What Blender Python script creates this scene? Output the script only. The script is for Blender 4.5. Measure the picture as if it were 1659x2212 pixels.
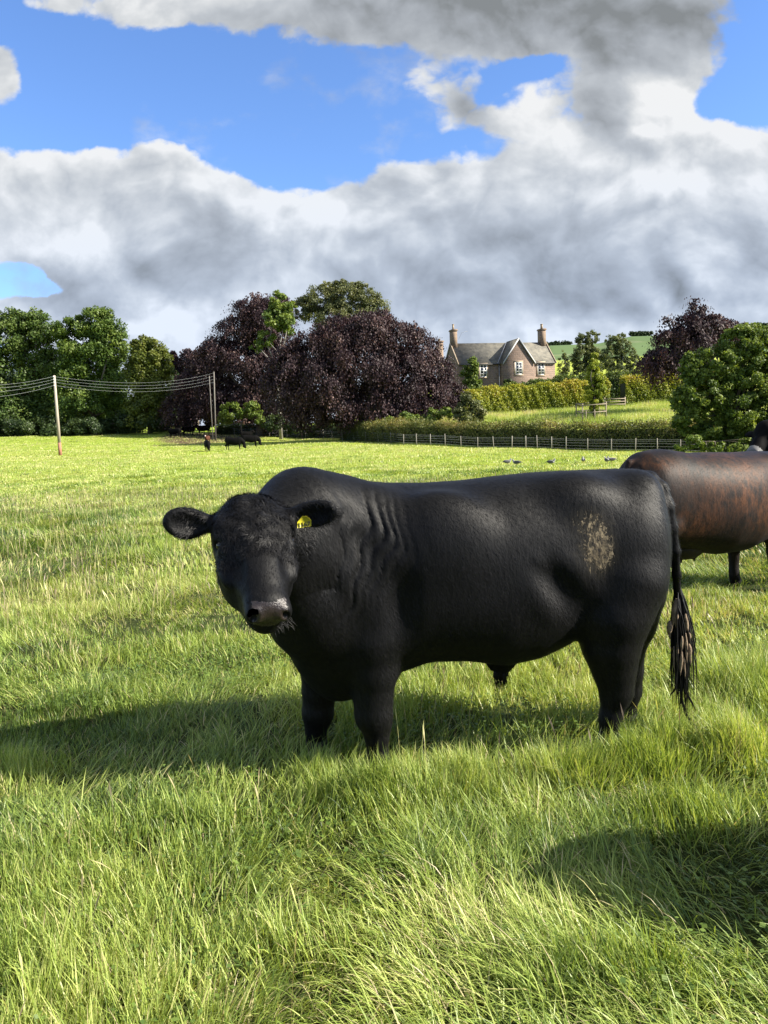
import bpy, math, random
import numpy as np
from mathutils import Vector, Matrix
RNG = np.random.default_rng(11)
random.seed(5)
R = math.radians
SC = bpy.context.scene
for o in list(bpy.data.objects): bpy.data.objects.remove(o)
COL = SC.collection

# ------------------------------------------------------------------ camera
CAM_H = 1.62; FPX = 1677.0; W_, H_ = 1659.0, 2212.0
PITCH, ROLL = R(6.0), R(-2.2)
cd = bpy.data.cameras.new('camera'); cam = bpy.data.objects.new('camera', cd); COL.objects.link(cam)
cam.matrix_world = Matrix.Translation((0, 0, CAM_H)) @ Matrix.Rotation(R(90) - PITCH, 4, 'X') @ Matrix.Rotation(ROLL, 4, 'Z')
cd.sensor_fit = 'VERTICAL'; cd.sensor_height = 36.0; cd.lens = 36.0 * FPX / H_
cd.clip_start = 0.1; cd.clip_end = 6000
SC.camera = cam
CR = np.array(cam.matrix_world.to_3x3())

def ray(px, py):
    return CR @ np.array([(px - W_/2)/FPX, (H_/2 - py)/FPX, -1.0])
def P(px, py, Y):                       # photograph position at a real distance -> place in the world
    r = ray(px, py); t = Y / r[1]
    return np.array([0, 0, CAM_H]) + r*t
def proj(p):
    q = CR.T @ (np.asarray(p, float) - np.array([0, 0, CAM_H]))
    return W_/2 + FPX*q[0]/-q[2], H_/2 - FPX*q[1]/-q[2]

# ------------------------------------------------------------------ sun, sky, exposure
SUN_BACK, SUN_EL = R(13), R(33)
sdir = np.array([math.cos(SUN_BACK)*math.cos(SUN_EL), -math.sin(SUN_BACK)*math.cos(SUN_EL), math.sin(SUN_EL)])
sl = bpy.data.lights.new('sun', 'SUN'); sl.energy = 4.8; sl.angle = R(0.5); sl.color = (1.0, 0.93, 0.8)
so = bpy.data.objects.new('sun', sl); COL.objects.link(so)
so.rotation_euler = Vector(-sdir).to_track_quat('-Z', 'Y').to_euler(); so.location = (40, -10, 40)
SC.view_settings.view_transform = 'Standard'; SC.view_settings.look = 'None'
EXPO = 1.5
SC.view_settings.exposure = EXPO; SC.view_settings.gamma = 1.0

class NT:
    """small helper that wires shader nodes"""
    def __init__(s, tree): s.t = tree; s.n = tree.nodes; s.l = tree.links
    def node(s, typ, **kw):
        n = s.n.new(typ)
        for k, v in kw.items(): setattr(n, k, v)
        return n
    def put(s, sock, v):
        if hasattr(v, 'is_output') or isinstance(v, bpy.types.NodeSocket): s.l.new(v, sock)
        elif v is not None:
            if sock.type == 'RGBA' and len(v) == 3: v = (*v, 1)
            sock.default_value = v
    def math(s, op, a, b=None, c=None, clamp=False):
        n = s.node('ShaderNodeMath', operation=op, use_clamp=clamp)
        s.put(n.inputs[0], a)
        if b is not None: s.put(n.inputs[1], b)
        if c is not None: s.put(n.inputs[2], c)
        return n.outputs[0]
    def vm(s, op, a, b=None, out=0):
        n = s.node('ShaderNodeVectorMath', operation=op)
        s.put(n.inputs[0], a)
        if b is not None: s.put(n.inputs[3 if op == 'SCALE' else 1], b)
        return n.outputs[out]
    def noise(s, vec, scale, detail=4, rough=.55, dist=0.0, out=0, lac=2.0):
        n = s.node('ShaderNodeTexNoise'); s.put(n.inputs['Vector'], vec)
        n.inputs['Scale'].default_value = scale; n.inputs['Detail'].default_value = detail
        n.inputs['Roughness'].default_value = rough; n.inputs['Distortion'].default_value = dist
        n.inputs['Lacunarity'].default_value = lac
        return n.outputs[out]
    def mix(s, f, a, b, mode='MIX'):
        n = s.node('ShaderNodeMix', data_type='RGBA', blend_type=mode)
        s.put(n.inputs[0], f); s.put(n.inputs[6], a); s.put(n.inputs[7], b)
        return n.outputs[2]
    def mapr(s, v, a, b, c=0.0, d=1.0, smooth=True):
        n = s.node('ShaderNodeMapRange', interpolation_type='SMOOTHSTEP' if smooth else 'LINEAR')
        s.put(n.inputs[0], v)
        for i, x in enumerate((a, b, c, d)): n.inputs[i+1].default_value = x
        return n.outputs[0]
    def ramp(s, f, stops):
        n = s.node('ShaderNodeValToRGB'); s.put(n.inputs[0], f); e = n.color_ramp.elements
        while len(e) < len(stops): e.new(0.5)
        for i, (p, c) in enumerate(stops): e[i].position = p; e[i].color = (*c, 1)
        return n.outputs[0]
    def comb(s, x, y, z):
        n = s.node('ShaderNodeCombineXYZ'); s.put(n.inputs[0], x); s.put(n.inputs[1], y); s.put(n.inputs[2], z)
        return n.outputs[0]

SKY_STR = 0.062
world = bpy.data.worlds.new('World'); SC.world = world; world.use_nodes = True
world.node_tree.nodes.clear()
def build_world():
    t = NT(world.node_tree)
    out = t.node('ShaderNodeOutputWorld'); bg = t.node('ShaderNodeBackground')
    sky = t.node('ShaderNodeTexSky'); sky.sky_type = 'NISHITA'; sky.sun_disc = False
    sky.sun_elevation = SUN_EL; sky.sun_rotation = math.atan2(sdir[0], sdir[1]); sky.air_density = 1.0; sky.ozone_density = 2.6; sky.dust_density = 0.3
    tc = t.node('ShaderNodeTexCoord'); sep = t.node('ShaderNodeSeparateXYZ'); t.l.new(tc.outputs['Generated'], sep.inputs[0])
    ay = t.math('MAXIMUM', t.math('ABSOLUTE', sep.outputs[1]), 0.12)
    a = t.math('DIVIDE', sep.outputs[0], ay); b = t.math('DIVIDE', sep.outputs[2], ay)
    p = t.comb(a, b, 0.0)
    def ab(px, py):
        r = ray(px, py); return r[0]/r[1], r[2]/r[1]
    def field(blobs, vec):
        acc = None
        for (px, py, sx, sy, w) in blobs:
            ca, cb = ab(px, py)
            q = t.vm('MULTIPLY', t.vm('SUBTRACT', vec, (ca, cb, 0)), (FPX/sx, FPX/sy, 0))
            e = t.math('EXPONENT', t.math('MULTIPLY', t.vm('DOT_PRODUCT', q, q, out=1), -1.0))
            acc = t.math('MULTIPLY_ADD', e, w, acc if acc is not None else 0.0)
        return acc
    # warp so the edges of the cloud banks billow
    wv = t.noise(p, 4.0, 2, .5, out=1); wf = t.noise(p, 14.0, 6, .6, out=1)
    pw = t.vm('ADD', t.vm('ADD', p, t.vm('SCALE', t.vm('SUBTRACT', wv, (.5, .5, .5)), 0.07)), t.vm('SCALE', t.vm('SUBTRACT', wf, (.5, .5, .5)), 0.035))
    over = t.mapr(b, .80, 1.3)  # extra cloud overhead, out of view, added to lift the shadows
    cover = field([
        (850, 10, 560, 85, 1.1), (1150, 40, 330, 100, .9), (1450, 70, 150, 110, .9), (1300, 190, 70, 80, .8), (1360, 250, 60, 40, .5), (380, 0, 180, 55, .7), (100, -10, 110, 40, .6),
        (0, 165, 80, 85, 1.3), (900, 190, 110, 40, .6), (1120, 235, 90, 50, .6), (1000, 240, 70, 50, .6),
        (90, 460, 240, 105, 1.25), (330, 500, 190, 130, 1.1), (340, 380, 55, 55, .6), (420, 420, 90, 60, .5), (590, 540, 150, 120, 1.1), (20, 420, 120, 90, .6), (180, 360, 60, 35, .35),
        (1150, 440, 330, 120, 1.3), (1500, 360, 200, 140, 1.3), (1400, 215, 100, 50, .6), (880, 400, 90, 70, .5), (1000, 600, 520, 120, 1.3), (1500, 620, 400, 150, 1.2), (780, 580, 160, 130, .8),
        (330, 690, 420, 70, .9), (900, 760, 900, 70, .9), (0, 690, 160, 40, .5), (830, 860, 1500, 90, 1.3), (1640, 290, 60, 60, .4), (250, 600, 180, 40, .5),
        (20, 600, 100, 30, -.8), (110, 615, 70, 20, -.6), (450, 650, 60, 30, -.25), (520, 230, 350, 105, -.55), (760, 300, 60, 60, -.3), (1150, 130, 90, 24, -.3), (120, 200, 60, 110, -.45), (30, 290, 60, 22, -.5), (40, 50, 80, 30, -.6), (250, 90, 160, 40, -.3), (540, 320, 130, 50, -.4), (690, 350, 80, 55, -.5), (740, 220, 50, 90, -.3), (1640, 130, 40, 110, -.8), (1560, 210, 60, 25, -.4), (1130, 140, 60, 18, -.35), (250, 150, 200, 100, -.3)], pw)
    bright = field([
        (1000, 20, 520, 110, -.46), (1400, 90, 200, 110, -.26), (1300, 210, 70, 80, -.30), (1000, 235, 50, 40, -.40), (300, 10, 200, 60, .15), (560, 60, 120, 60, .1),
        (640, 560, 90, 80, .18), (620, 430, 70, 50, .26), (420, 400, 90, 40, .24), (330, 345, 50, 30, .24), (120, 350, 200, 36, .22), (160, 450, 200, 50, .05), (100, 500, 140, 40, .1), (250, 590, 300, 38, -.30), (440, 500, 90, 60, -.1), (60, 540, 160, 20, .2),
        (1370, 300, 50, 20, .5), (1400, 220, 110, 40, .36), (1580, 260, 130, 60, .36), (1050, 320, 200, 40, .16), (1120, 210, 60, 40, .4), (900, 190, 100, 30, .2), (1500, 400, 260, 60, .16), (1640, 430, 60, 60, .15), (700, 480, 50, 60, .2),
        (1200, 540, 420, 60, -.10), (1150, 620, 420, 55, -.26), (1000, 560, 250, 60, -.10), (830, 860, 1500, 80, .25), (1600, 520, 150, 60, -.08), (300, 640, 150, 30, -.15), (200, 700, 260, 34, .35), (420, 690, 60, 60, .1), (1100, 700, 300, 26, .10), (1300, 720, 300, 30, .16), (20, 180, 80, 80, .12), (1050, 410, 200, 40, .06)], pw)
    # billows: noise here and a little nearer the sun, for lit and shaded sides
    pn = t.vm('ADD', t.vm('MULTIPLY', p, (1.0, 1.25, 1.0)), t.vm('SCALE', t.vm('SUBTRACT', wv, (.5, .5, .5)), 0.05))
    n1 = t.noise(pn, 6.0, 7, .52, .1)
    n2 = t.noise(t.vm('ADD', pn, (0.020, 0.030, 0.0)), 6.0, 7, .52, .1)
    n3 = t.noise(t.vm('MULTIPLY', pn, (1, 1.2, 1)), 15.0, 5, .55)
    nb = t.noise(pn, 2.6, 3, .5)
    dens = t.math('ADD', cover, t.math('ADD', t.math('MULTIPLY', t.math('SUBTRACT', n1, .5), 1.1), t.math('MULTIPLY', t.math('SUBTRACT', nb, .5), .5)))
    def billow(v, sc): return t.math('MULTIPLY', t.math('ABSOLUTE', t.math('SUBTRACT', t.noise(v, sc, 5, .5, .2), .5)), 2.0)
    b1 = billow(pn, 7.0); b2 = billow(t.vm('ADD', pn, (0.016, 0.024, 0.0)), 7.0); b3 = billow(pn, 19.0)
    dens = t.math('ADD', dens, t.math('ADD', t.math('MULTIPLY', t.math('SUBTRACT', b1, .22), .75), t.math('MULTIPLY', t.math('SUBTRACT', b3, .22), .42)))
    dens = t.math('ADD', dens, t.math('ADD', t.math('MULTIPLY', over, .75), t.math('MULTIPLY', t.math('SUBTRACT', n3, .5), .42)))
    mask = t.mapr(dens, .34, .62)
    edge = t.math('MULTIPLY', t.mapr(dens, .35, .95, 1, 0), t.mapr(dens, .30, .5))
    relief = t.math('ADD', t.math('MULTIPLY', t.math('SUBTRACT', n1, n2), 1.3), t.math('MULTIPLY', over, .18))
    relief = t.math('ADD', relief, t.math('ADD', t.math('MULTIPLY', t.math('SUBTRACT', b1, b2), .8), t.math('MULTIPLY', t.math('SUBTRACT', b1, .22), .30)))
    s = t.math('ADD', t.math('MULTIPLY_ADD', bright, 1.2, .72), relief)
    s = t.math('ADD', s, t.math('MULTIPLY', t.math('SUBTRACT', n3, .5), .22))
    s = t.math('ADD', s, t.math('MULTIPLY', t.math('SUBTRACT', nb, .5), .18))
    s = t.math('ADD', s, t.math('MULTIPLY', edge, .10), clamp=True)
    K = 1.0/(SKY_STR*2**EXPO)
    cc = t.ramp(s, [(0.0, (.25, .27, .285)), (.28, (.39, .42, .46)), (.58, (.53, .565, .61)), (.80, (.70, .725, .75)), (1.0, (.89, .90, .91))])
    wisp = t.math('MULTIPLY', t.mapr(t.math('ADD', nb, t.math('MULTIPLY', n3, .7)), .86, 1.12), .5); mask = t.math('MAXIMUM', mask, wisp)
    low = t.mapr(b, .10, .42, 1, 0); cc = t.mix(low, cc, t.mix(1.0, cc, (.90, .985, 1.13), 'MULTIPLY')); cc = t.vm('SCALE', cc, K)
    blue = t.mix(1.0, sky.outputs[0], SKYTINT, 'MULTIPLY')
    colr = t.mix(mask, blue, cc)
    t.l.new(colr, bg.inputs[0]); bg.inputs[1].default_value = SKY_STR
    t.l.new(bg.outputs[0], out.inputs[0])
SKYTINT = (.92, 1.12, 1.46)
build_world(); world.cycles.sampling_method = 'MANUAL'; world.cycles.sample_map_resolution = 256

# ------------------------------------------------------------------ objects and tagging
def tag(o, label=None, cat=None, group=None, kind=None):
    if label: o['label'] = label
    if cat: o['category'] = cat
    if group: o['group'] = group
    if kind: o['kind'] = kind
    return o
def empty(name, loc, label, cat, group=None, rz=0.0):
    o = bpy.data.objects.new(name, None); COL.objects.link(o); o.location = loc; o.rotation_euler = (0, 0, rz)
    o.empty_display_size = .2
    return tag(o, label, cat, group)
def copy_tree(o, parent=None):
    c = o.copy(); COL.objects.link(c); c.parent = parent
    for ch in [x for x in bpy.data.objects if x.parent == o]: copy_tree(ch, c)
    return c
def link(name, me, mats, parent=None, smooth=False):
    o = bpy.data.objects.new(name, me); COL.objects.link(o)
    for m in (mats if isinstance(mats, (list, tuple)) else [mats]): me.materials.append(m)
    if smooth: me.polygons.foreach_set('use_smooth', np.ones(len(me.polygons), bool))
    if parent: o.parent = parent
    return o
def np_mesh(name, V, quads=None, tris=None, attrs=None, matidx=None):
    me = bpy.data.meshes.new(name)
    V = np.asarray(V, np.float32); me.vertices.add(len(V)); me.vertices.foreach_set('co', V.ravel())
    loops = []; starts = []; n = 0
    if quads is not None and len(quads):
        q = np.asarray(quads, np.int32); loops.append(q.ravel()); starts.append(np.arange(len(q))*4); n = len(q)*4
    if tris is not None and len(tris):
        q = np.asarray(tris, np.int32); loops.append(q.ravel()); starts.append(n + np.arange(len(q))*3)
    L = np.concatenate(loops); S = np.concatenate(starts).astype(np.int32)
    me.loops.add(len(L)); me.loops.foreach_set('vertex_index', L)
    me.polygons.add(len(S)); me.polygons.foreach_set('loop_start', S)
    if matidx is not None: me.polygons.foreach_set('material_index', np.asarray(matidx, np.int32))
    me.update(calc_edges=True)
    for k, v in (attrs or {}).items():
        at = me.attributes.new(k, 'FLOAT', 'POINT'); at.data.foreach_set('value', np.asarray(v, np.float32))
    return me
class MB:
    """collects boxes, prisms and tubes into one mesh"""
    def __init__(s): s.v = []; s.q = []; s.t = []; s.n = 0
    def add(s, V, q=(), t=()):
        s.v.append(np.asarray(V, float)); s.q += [[i + s.n for i in f] for f in q]; s.t += [[i + s.n for i in f] for f in t]; s.n += len(V)
    def box(s, c, d, rz=0.0):
        x, y, z = np.array(d)/2
        V = np.array([[-x,-y,-z],[x,-y,-z],[x,y,-z],[-x,y,-z],[-x,-y,z],[x,-y,z],[x,y,z],[-x,y,z]])
        cs, sn = math.cos(rz), math.sin(rz); V = V @ np.array([[cs, sn, 0], [-sn, cs, 0], [0, 0, 1]]) + np.array(c)
        s.add(V, [[3,2,1,0],[4,5,6,7],[0,1,5,4],[1,2,6,5],[2,3,7,6],[3,0,4,7]]); return s
    def tube(s, pts, rad, seg=6):
        pts = np.asarray(pts, float); rad = np.broadcast_to(rad, len(pts)); n = len(pts)
        tg = np.gradient(pts, axis=0); tg /= np.linalg.norm(tg, axis=1)[:, None] + 1e-9
        up = np.array([0, 0, 1.0]) if abs(tg[0][2]) < .9 else np.array([1.0, 0, 0])
        V = []
        for i in range(n):
            a = np.cross(tg[i], up); a /= np.linalg.norm(a) + 1e-9; b = np.cross(tg[i], a); up = -b if False else up
            for k in range(seg):
                th = 2*math.pi*k/seg; V.append(pts[i] + rad[i]*(math.cos(th)*a + math.sin(th)*b))
        V += [pts[0], pts[-1]]; q = []; t = []
        for i in range(n-1):
            for k in range(seg):
                k2 = (k+1) % seg; q.append([i*seg+k2, i*seg+k, (i+1)*seg+k, (i+1)*seg+k2])
        for k in range(seg):
            k2 = (k+1) % seg; t.append([n*seg, k, k2]); t.append([n*seg+1, (n-1)*seg+k2, (n-1)*seg+k])
        s.add(V, q, t); return s
    def ball(s, c, r, seg=10, rings=7, rot=None):
        V = []; r = np.broadcast_to(r, 3)
        for i in range(rings+1):
            th = math.pi*i/rings
            for k in range(seg):
                ph = 2*math.pi*k/seg; V.append([math.sin(th)*math.cos(ph), math.sin(th)*math.sin(ph), math.cos(th)])
        V = np.array(V)*r
        if rot is not None: V = V @ np.array(rot).T
        q = [[i*seg+k, (i+1)*seg+k, (i+1)*seg+(k+1) % seg, i*seg+(k+1) % seg] for i in range(rings) for k in range(seg)]
        s.add(V + np.array(c), q); return s
    def build(s, name, mat, parent=None, smooth=False, off=(0, 0, 0)):
        V = np.concatenate(s.v) - np.array(off)
        return link(name, np_mesh(name, V, s.q or None, s.t or None), mat, parent, smooth)

# ------------------------------------------------------------------ materials
def material(name):
    m = bpy.data.materials.new(name); m.use_nodes = True; m.node_tree.nodes.clear()
    t = NT(m.node_tree); out = t.node('ShaderNodeOutputMaterial'); b = t.node('ShaderNodeBsdfPrincipled')
    t.l.new(b.outputs[0], out.inputs[0]); return m, t, b, out
def simple(name, c1, c2=None, scale=5, rough=.8, bump=0.0, bscale=None, stretch=(1, 1, 1), spec=.3):
    m, t, b, out = material(name)
    tc = t.node('ShaderNodeTexCoord'); v = t.vm('MULTIPLY', tc.outputs['Object'], stretch)
    n = t.noise(v, scale, 6, .6)
    t.put(b.inputs['Base Color'], t.ramp(n, [(.3, c1), (.7, c2 or c1)]))
    b.inputs['Roughness'].default_value = rough; b.inputs['Specular IOR Level'].default_value = spec
    if bump:
        bn = t.node('ShaderNodeBump'); bn.inputs['Strength'].default_value = 1; bn.inputs['Distance'].default_value = bump
        t.l.new(t.noise(v, bscale or scale*4, 6, .6), bn.inputs['Height']); t.l.new(bn.outputs[0], b.inputs['Normal'])
    return m
def leaf_mat(name, stops, trans=.35, rough=.5, spec=.3, tint2=None):
    """tint attribute per leaf picks the leaf's own colour"""
    m, t, b, out = material(name)
    at = t.node('ShaderNodeAttribute'); at.attribute_name = 'tint'
    col = t.ramp(at.outputs['Fac'], stops)
    t.put(b.inputs['Base Color'], col); b.inputs['Roughness'].default_value = rough; b.inputs['Specular IOR Level'].default_value = spec
    tr = t.node('ShaderNodeBsdfTranslucent'); t.put(tr.inputs[0], t.mix(1.0, col, tint2 or (1.25, 1.2, .5), 'MULTIPLY'))
    mx = t.node('ShaderNodeMixShader'); mx.inputs[0].default_value = trans
    t.l.new(b.outputs[0], mx.inputs[1]); t.l.new(tr.outputs[0], mx.inputs[2]); t.l.new(mx.outputs[0], out.inputs[0])
    return m

# ------------------------------------------------------------------ terrain
FPXS = [-900, 0, 370, 500, 620, 739, 870, 1104, 1372, 1659, 2600]
FD =   [ 125, 125, 124, 122, 116, 99, 82, 74, 66, 60, 52]
FZ =   [ 3.6, 3.2, 2.5, 1.7, 1.1, .55, .02, -.6, -1.13, -1.5, -1.8]
RE =   [0, 4, 9, 16, 31, 46, 70, 180, 600]
RZ_R = [0, .35, 1.5, 2.95, 4.3, 6.3, 7.3, 9, 12]
RZ_L = [0, .1, .3, .6, 1.0, 1.4, 2, 4, 8]
def ground_z(x, y):
    x = np.asarray(x, float); y = np.asarray(y, float); d = np.maximum(y, .5)
    px = np.where(y > .5, 830 + FPX*x/d, 830 + FPX*x/2)
    px = np.clip(px, -900, 2600)
    df = np.interp(px, FPXS, FD); zf = np.interp(px, FPXS, FZ)
    z = zf*np.clip(d/df, 0, 1)**np.interp(px, [0, 130, 500, 700, 870], [3.6, 3.8, 6.0, 4.5, 2.5])
    e = np.maximum(d - df, 0)
    wr = np.clip((px - 640)/240, 0, 1); wr = wr*wr*(3 - 2*wr)
    z = z + wr*np.interp(e, RE, RZ_R) + (1 - wr)*np.interp(e, RE, RZ_L)
    am = np.clip((d - 8)/30, 0, 1)
    z = z + .05*am*(np.sin(x*.55 + 1.3*np.sin(y*.21)) + np.sin(y*.43 + x*.13 + 2)) + .018*np.sin(x*2.1 + y*.7)*np.sin(y*1.7 - x*.4)
    return z
def vnoise(x, y, s, seed=0):
    """smooth value noise for placing grass"""
    x = np.asarray(x)*s + 1000.3 + seed*17.1; y = np.asarray(y)*s + 1000.7 + seed*31.7
    xi = np.floor(x).astype(np.int64); yi = np.floor(y).astype(np.int64); fx = x - xi; fy = y - yi
    fx = fx*fx*(3 - 2*fx); fy = fy*fy*(3 - 2*fy)
    def h(i, j): v = np.sin(i*127.1 + j*311.7 + seed*74.7)*43758.5453; return v - np.floor(v)
    return (h(xi, yi)*(1-fx) + h(xi+1, yi)*fx)*(1-fy) + (h(xi, yi+1)*(1-fx) + h(xi+1, yi+1)*fx)*fy

def build_ground():
    ds = np.concatenate([np.linspace(-14, 1, 10), np.linspace(1.5, 12, 60), np.geomspace(12.4, 60, 90), np.linspace(61, 150, 130), np.geomspace(153, 1900, 24)])
    us = np.concatenate([np.linspace(-1.15, -.6, 12), np.linspace(-.58, .58, 190), np.linspace(.6, 1.15, 12)])
    D, U = np.meshgrid(ds, us, indexing='ij')
    X = U*np.maximum(np.abs(D), 12) ; Y = D
    Z = ground_z(X, Y)
    V = np.stack([X, Y, Z], -1).reshape(-1, 3); n, m = D.shape
    i = np.arange(n-1)[:, None]*m + np.arange(m-1)[None]
    Q = np.stack([i, i+1, i+m+1, i+m], -1).reshape(-1, 4)
    m_, t, b, out = material('field_turf')
    tc = t.node('ShaderNodeTexCoord'); o = tc.outputs['Object']
    big = t.noise(o, .09, 5, .6); mid = t.noise(t.vm('MULTIPLY', o, (1, .55, 1)), .9, 6, .65); fine = t.noise(o, 11, 6, .7)
    c = t.ramp(mid, [(.25, (.14, .20, .022)), (.5, (.24, .32, .038)), (.75, (.34, .40, .06))])
    c = t.mix(t.mapr(big, .45, .7), c, (.30, .33, .07))
    c = t.mix(t.mapr(fine, .45, .8, 0, .5), c, (.10, .15, .02))
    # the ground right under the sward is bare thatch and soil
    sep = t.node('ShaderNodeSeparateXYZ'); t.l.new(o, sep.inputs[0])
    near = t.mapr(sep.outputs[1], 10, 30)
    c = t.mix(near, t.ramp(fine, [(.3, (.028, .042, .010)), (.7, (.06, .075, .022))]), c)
    # trampled earth at the field gate
    q = t.vm('MULTIPLY', t.vm('SUBTRACT', o, tuple(P(462, 935, 120)*np.array([1, 1, 0]))), (1/7.5, 1/16, 0))
    gm = t.mapr(t.math('ADD', t.vm('LENGTH', q, out=1), t.math('MULTIPLY', big, .5)), 1.15, 1.4, 1, 0)
    c = t.mix(gm, c, (.09, .062, .04))
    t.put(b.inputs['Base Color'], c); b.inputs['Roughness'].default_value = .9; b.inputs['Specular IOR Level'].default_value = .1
    bn = t.node('ShaderNodeBump'); bn.inputs['Distance'].default_value = .12; bn.inputs['Strength'].default_value = .9
    t.l.new(t.math('ADD', t.math('MULTIPLY', mid, 1.2), fine), bn.inputs['Height']); t.l.new(bn.outputs[0], b.inputs['Normal'])
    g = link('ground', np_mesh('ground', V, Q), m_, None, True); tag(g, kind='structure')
build_ground()

def build_hills():
    # far rise of farmland right of the house, real distance 330 to 1500 m
    px = np.linspace(900, 2300, 120); rows = np.linspace(0, 1, 70)
    skyl = np.interp(px, [900, 1040, 1190, 1240, 1300, 1370, 1440, 1560, 1659, 1900, 2300], [840, 815, 747, 745, 742, 726, 724, 712, 704, 690, 700])
    V = []
    for r in rows:
        Y = 300 + 1100*r**1.3
        for k, x in enumerate(px):
            top = P(x, skyl[k], 1400)[2]; base = P(x, 860, 300)[2]
            X = (x - 830)/FPX*Y
            zz = base + (top - base)*(r**1.12)
            zz += 2.5*math.sin(X*.012 + r*5)*math.sin(r*math.pi)
            V.append([X, Y, zz])
    V = np.array(V); m = len(px); i = np.arange(len(rows)-1)[:, None]*m + np.arange(m-1)[None]
    Q = np.stack([i, i+1, i+m+1, i+m], -1).reshape(-1, 4)
    m_, t, b, out = material('hill_pasture')
    tc = t.node('ShaderNodeTexCoord'); o = tc.outputs['Object']
    vo = t.node('ShaderNodeTexVoronoi'); vo.feature = 'F1'; t.l.new(t.vm('MULTIPLY', o, (1, .5, 0)), vo.inputs[0]); vo.inputs['Scale'].default_value = .008
    sp = t.node('ShaderNodeSeparateColor'); t.l.new(vo.outputs['Color'], sp.inputs[0])
    c = t.ramp(sp.outputs[0], [(.1, (.10, .145, .07)), (.45, (.12, .175, .08)), (.75, (.085, .13, .075)), (1, (.16, .19, .10))])  # field greens greyed, distance haze put into the colour
    s2 = t.node('ShaderNodeSeparateXYZ'); t.l.new(o, s2.inputs[0])
    c = t.mix(t.mapr(s2.outputs[1], 480, 520, 1, 0), c, (.33, .38, .075))     # pale hay field on the near slope
    c = t.mix(t.mapr(t.noise(o, .05, 4), .4, .7, 0, .4), c, (.10, .15, .05))
    t.put(b.inputs['Base Color'], c); b.inputs['Roughness'].default_value = 1; b.inputs['Specular IOR Level'].default_value = 0
    g = link('hill', np_mesh('hill', V, Q), m_, None, True); tag(g, kind='structure')
    return V.reshape(len(rows), m, 3), px
HV, HPX = build_hills()

# ------------------------------------------------------------------ blades (grass, hair): one vectorised builder
def blades(root, height, width, az, lean, curve, seg, wprof=None, tint=None, roll=None, up=None):
    """ribbons that rise from root, lean towards az and bend over; returns V, quads, tris, attrs"""
    n = len(root); ts = np.linspace(0, 1, seg+1)
    d = np.stack([np.cos(az), np.sin(az), 0*az], -1)
    ang = lean[:, None] + curve[:, None]*ts[None]**1.3             # angle from vertical along the blade
    step = (height/seg)[:, None]
    dx = np.concatenate([np.zeros((n, 1)), np.cumsum(np.sin(ang[:, :-1])*step, 1)], 1)
    dz = np.concatenate([np.zeros((n, 1)), np.cumsum(np.cos(ang[:, :-1])*step, 1)], 1)
    c = root[:, None] + dx[..., None]*d[:, None] + dz[..., None]*np.array([0, 0, 1.0])
    fa = az + (roll if roll is not None else np.pi/2 + RNG.normal(0, .6, n))
    side = np.stack([np.cos(fa), np.sin(fa), 0*fa], -1)
    wp = wprof(ts) if wprof else np.clip(1.15*(1 - ts**2.2), 0, 1)*np.where(ts < .12, .75, 1)
    w = (width[:, None]*wp[None]*.5)[..., None]
    Lv = c - side[:, None]*w; Rv = c + side[:, None]*w
    V = np.stack([Lv[:, :-1], Rv[:, :-1]], 2).reshape(n, 2*seg, 3)
    V = np.concatenate([V, c[:, -1:]], 1)
    k = 2*seg + 1; b = np.arange(n)[:, None]*k
    quads = np.concatenate([np.stack([b+2*i, b+2*i+1, b+2*i+3, b+2*i+2], -1) for i in range(seg-1)], 1).reshape(-1, 4) if seg > 1 else np.zeros((0, 4), int)
    tris = (b + np.array([2*seg-2, 2*seg-1, 2*seg])[None])
    tt = np.concatenate([np.repeat(ts[:-1], 2), [1.0]])
    return V.reshape(-1, 3), quads, tris, {'tint': np.repeat(tint if tint is not None else RNG.random(n), k), 'along': np.tile(tt, n)}
def join_geo(parts):
    V, Q, T, A = [], [], [], {}; n = 0
    for (v, q, t, a) in parts:
        V.append(v); Q.append(q + n); T.append(t + n); n += len(v)
        for k, x in a.items(): A.setdefault(k, []).append(x)
    return np.concatenate(V), np.concatenate(Q), np.concatenate(T), {k: np.concatenate(x) for k, x in A.items()}

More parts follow.
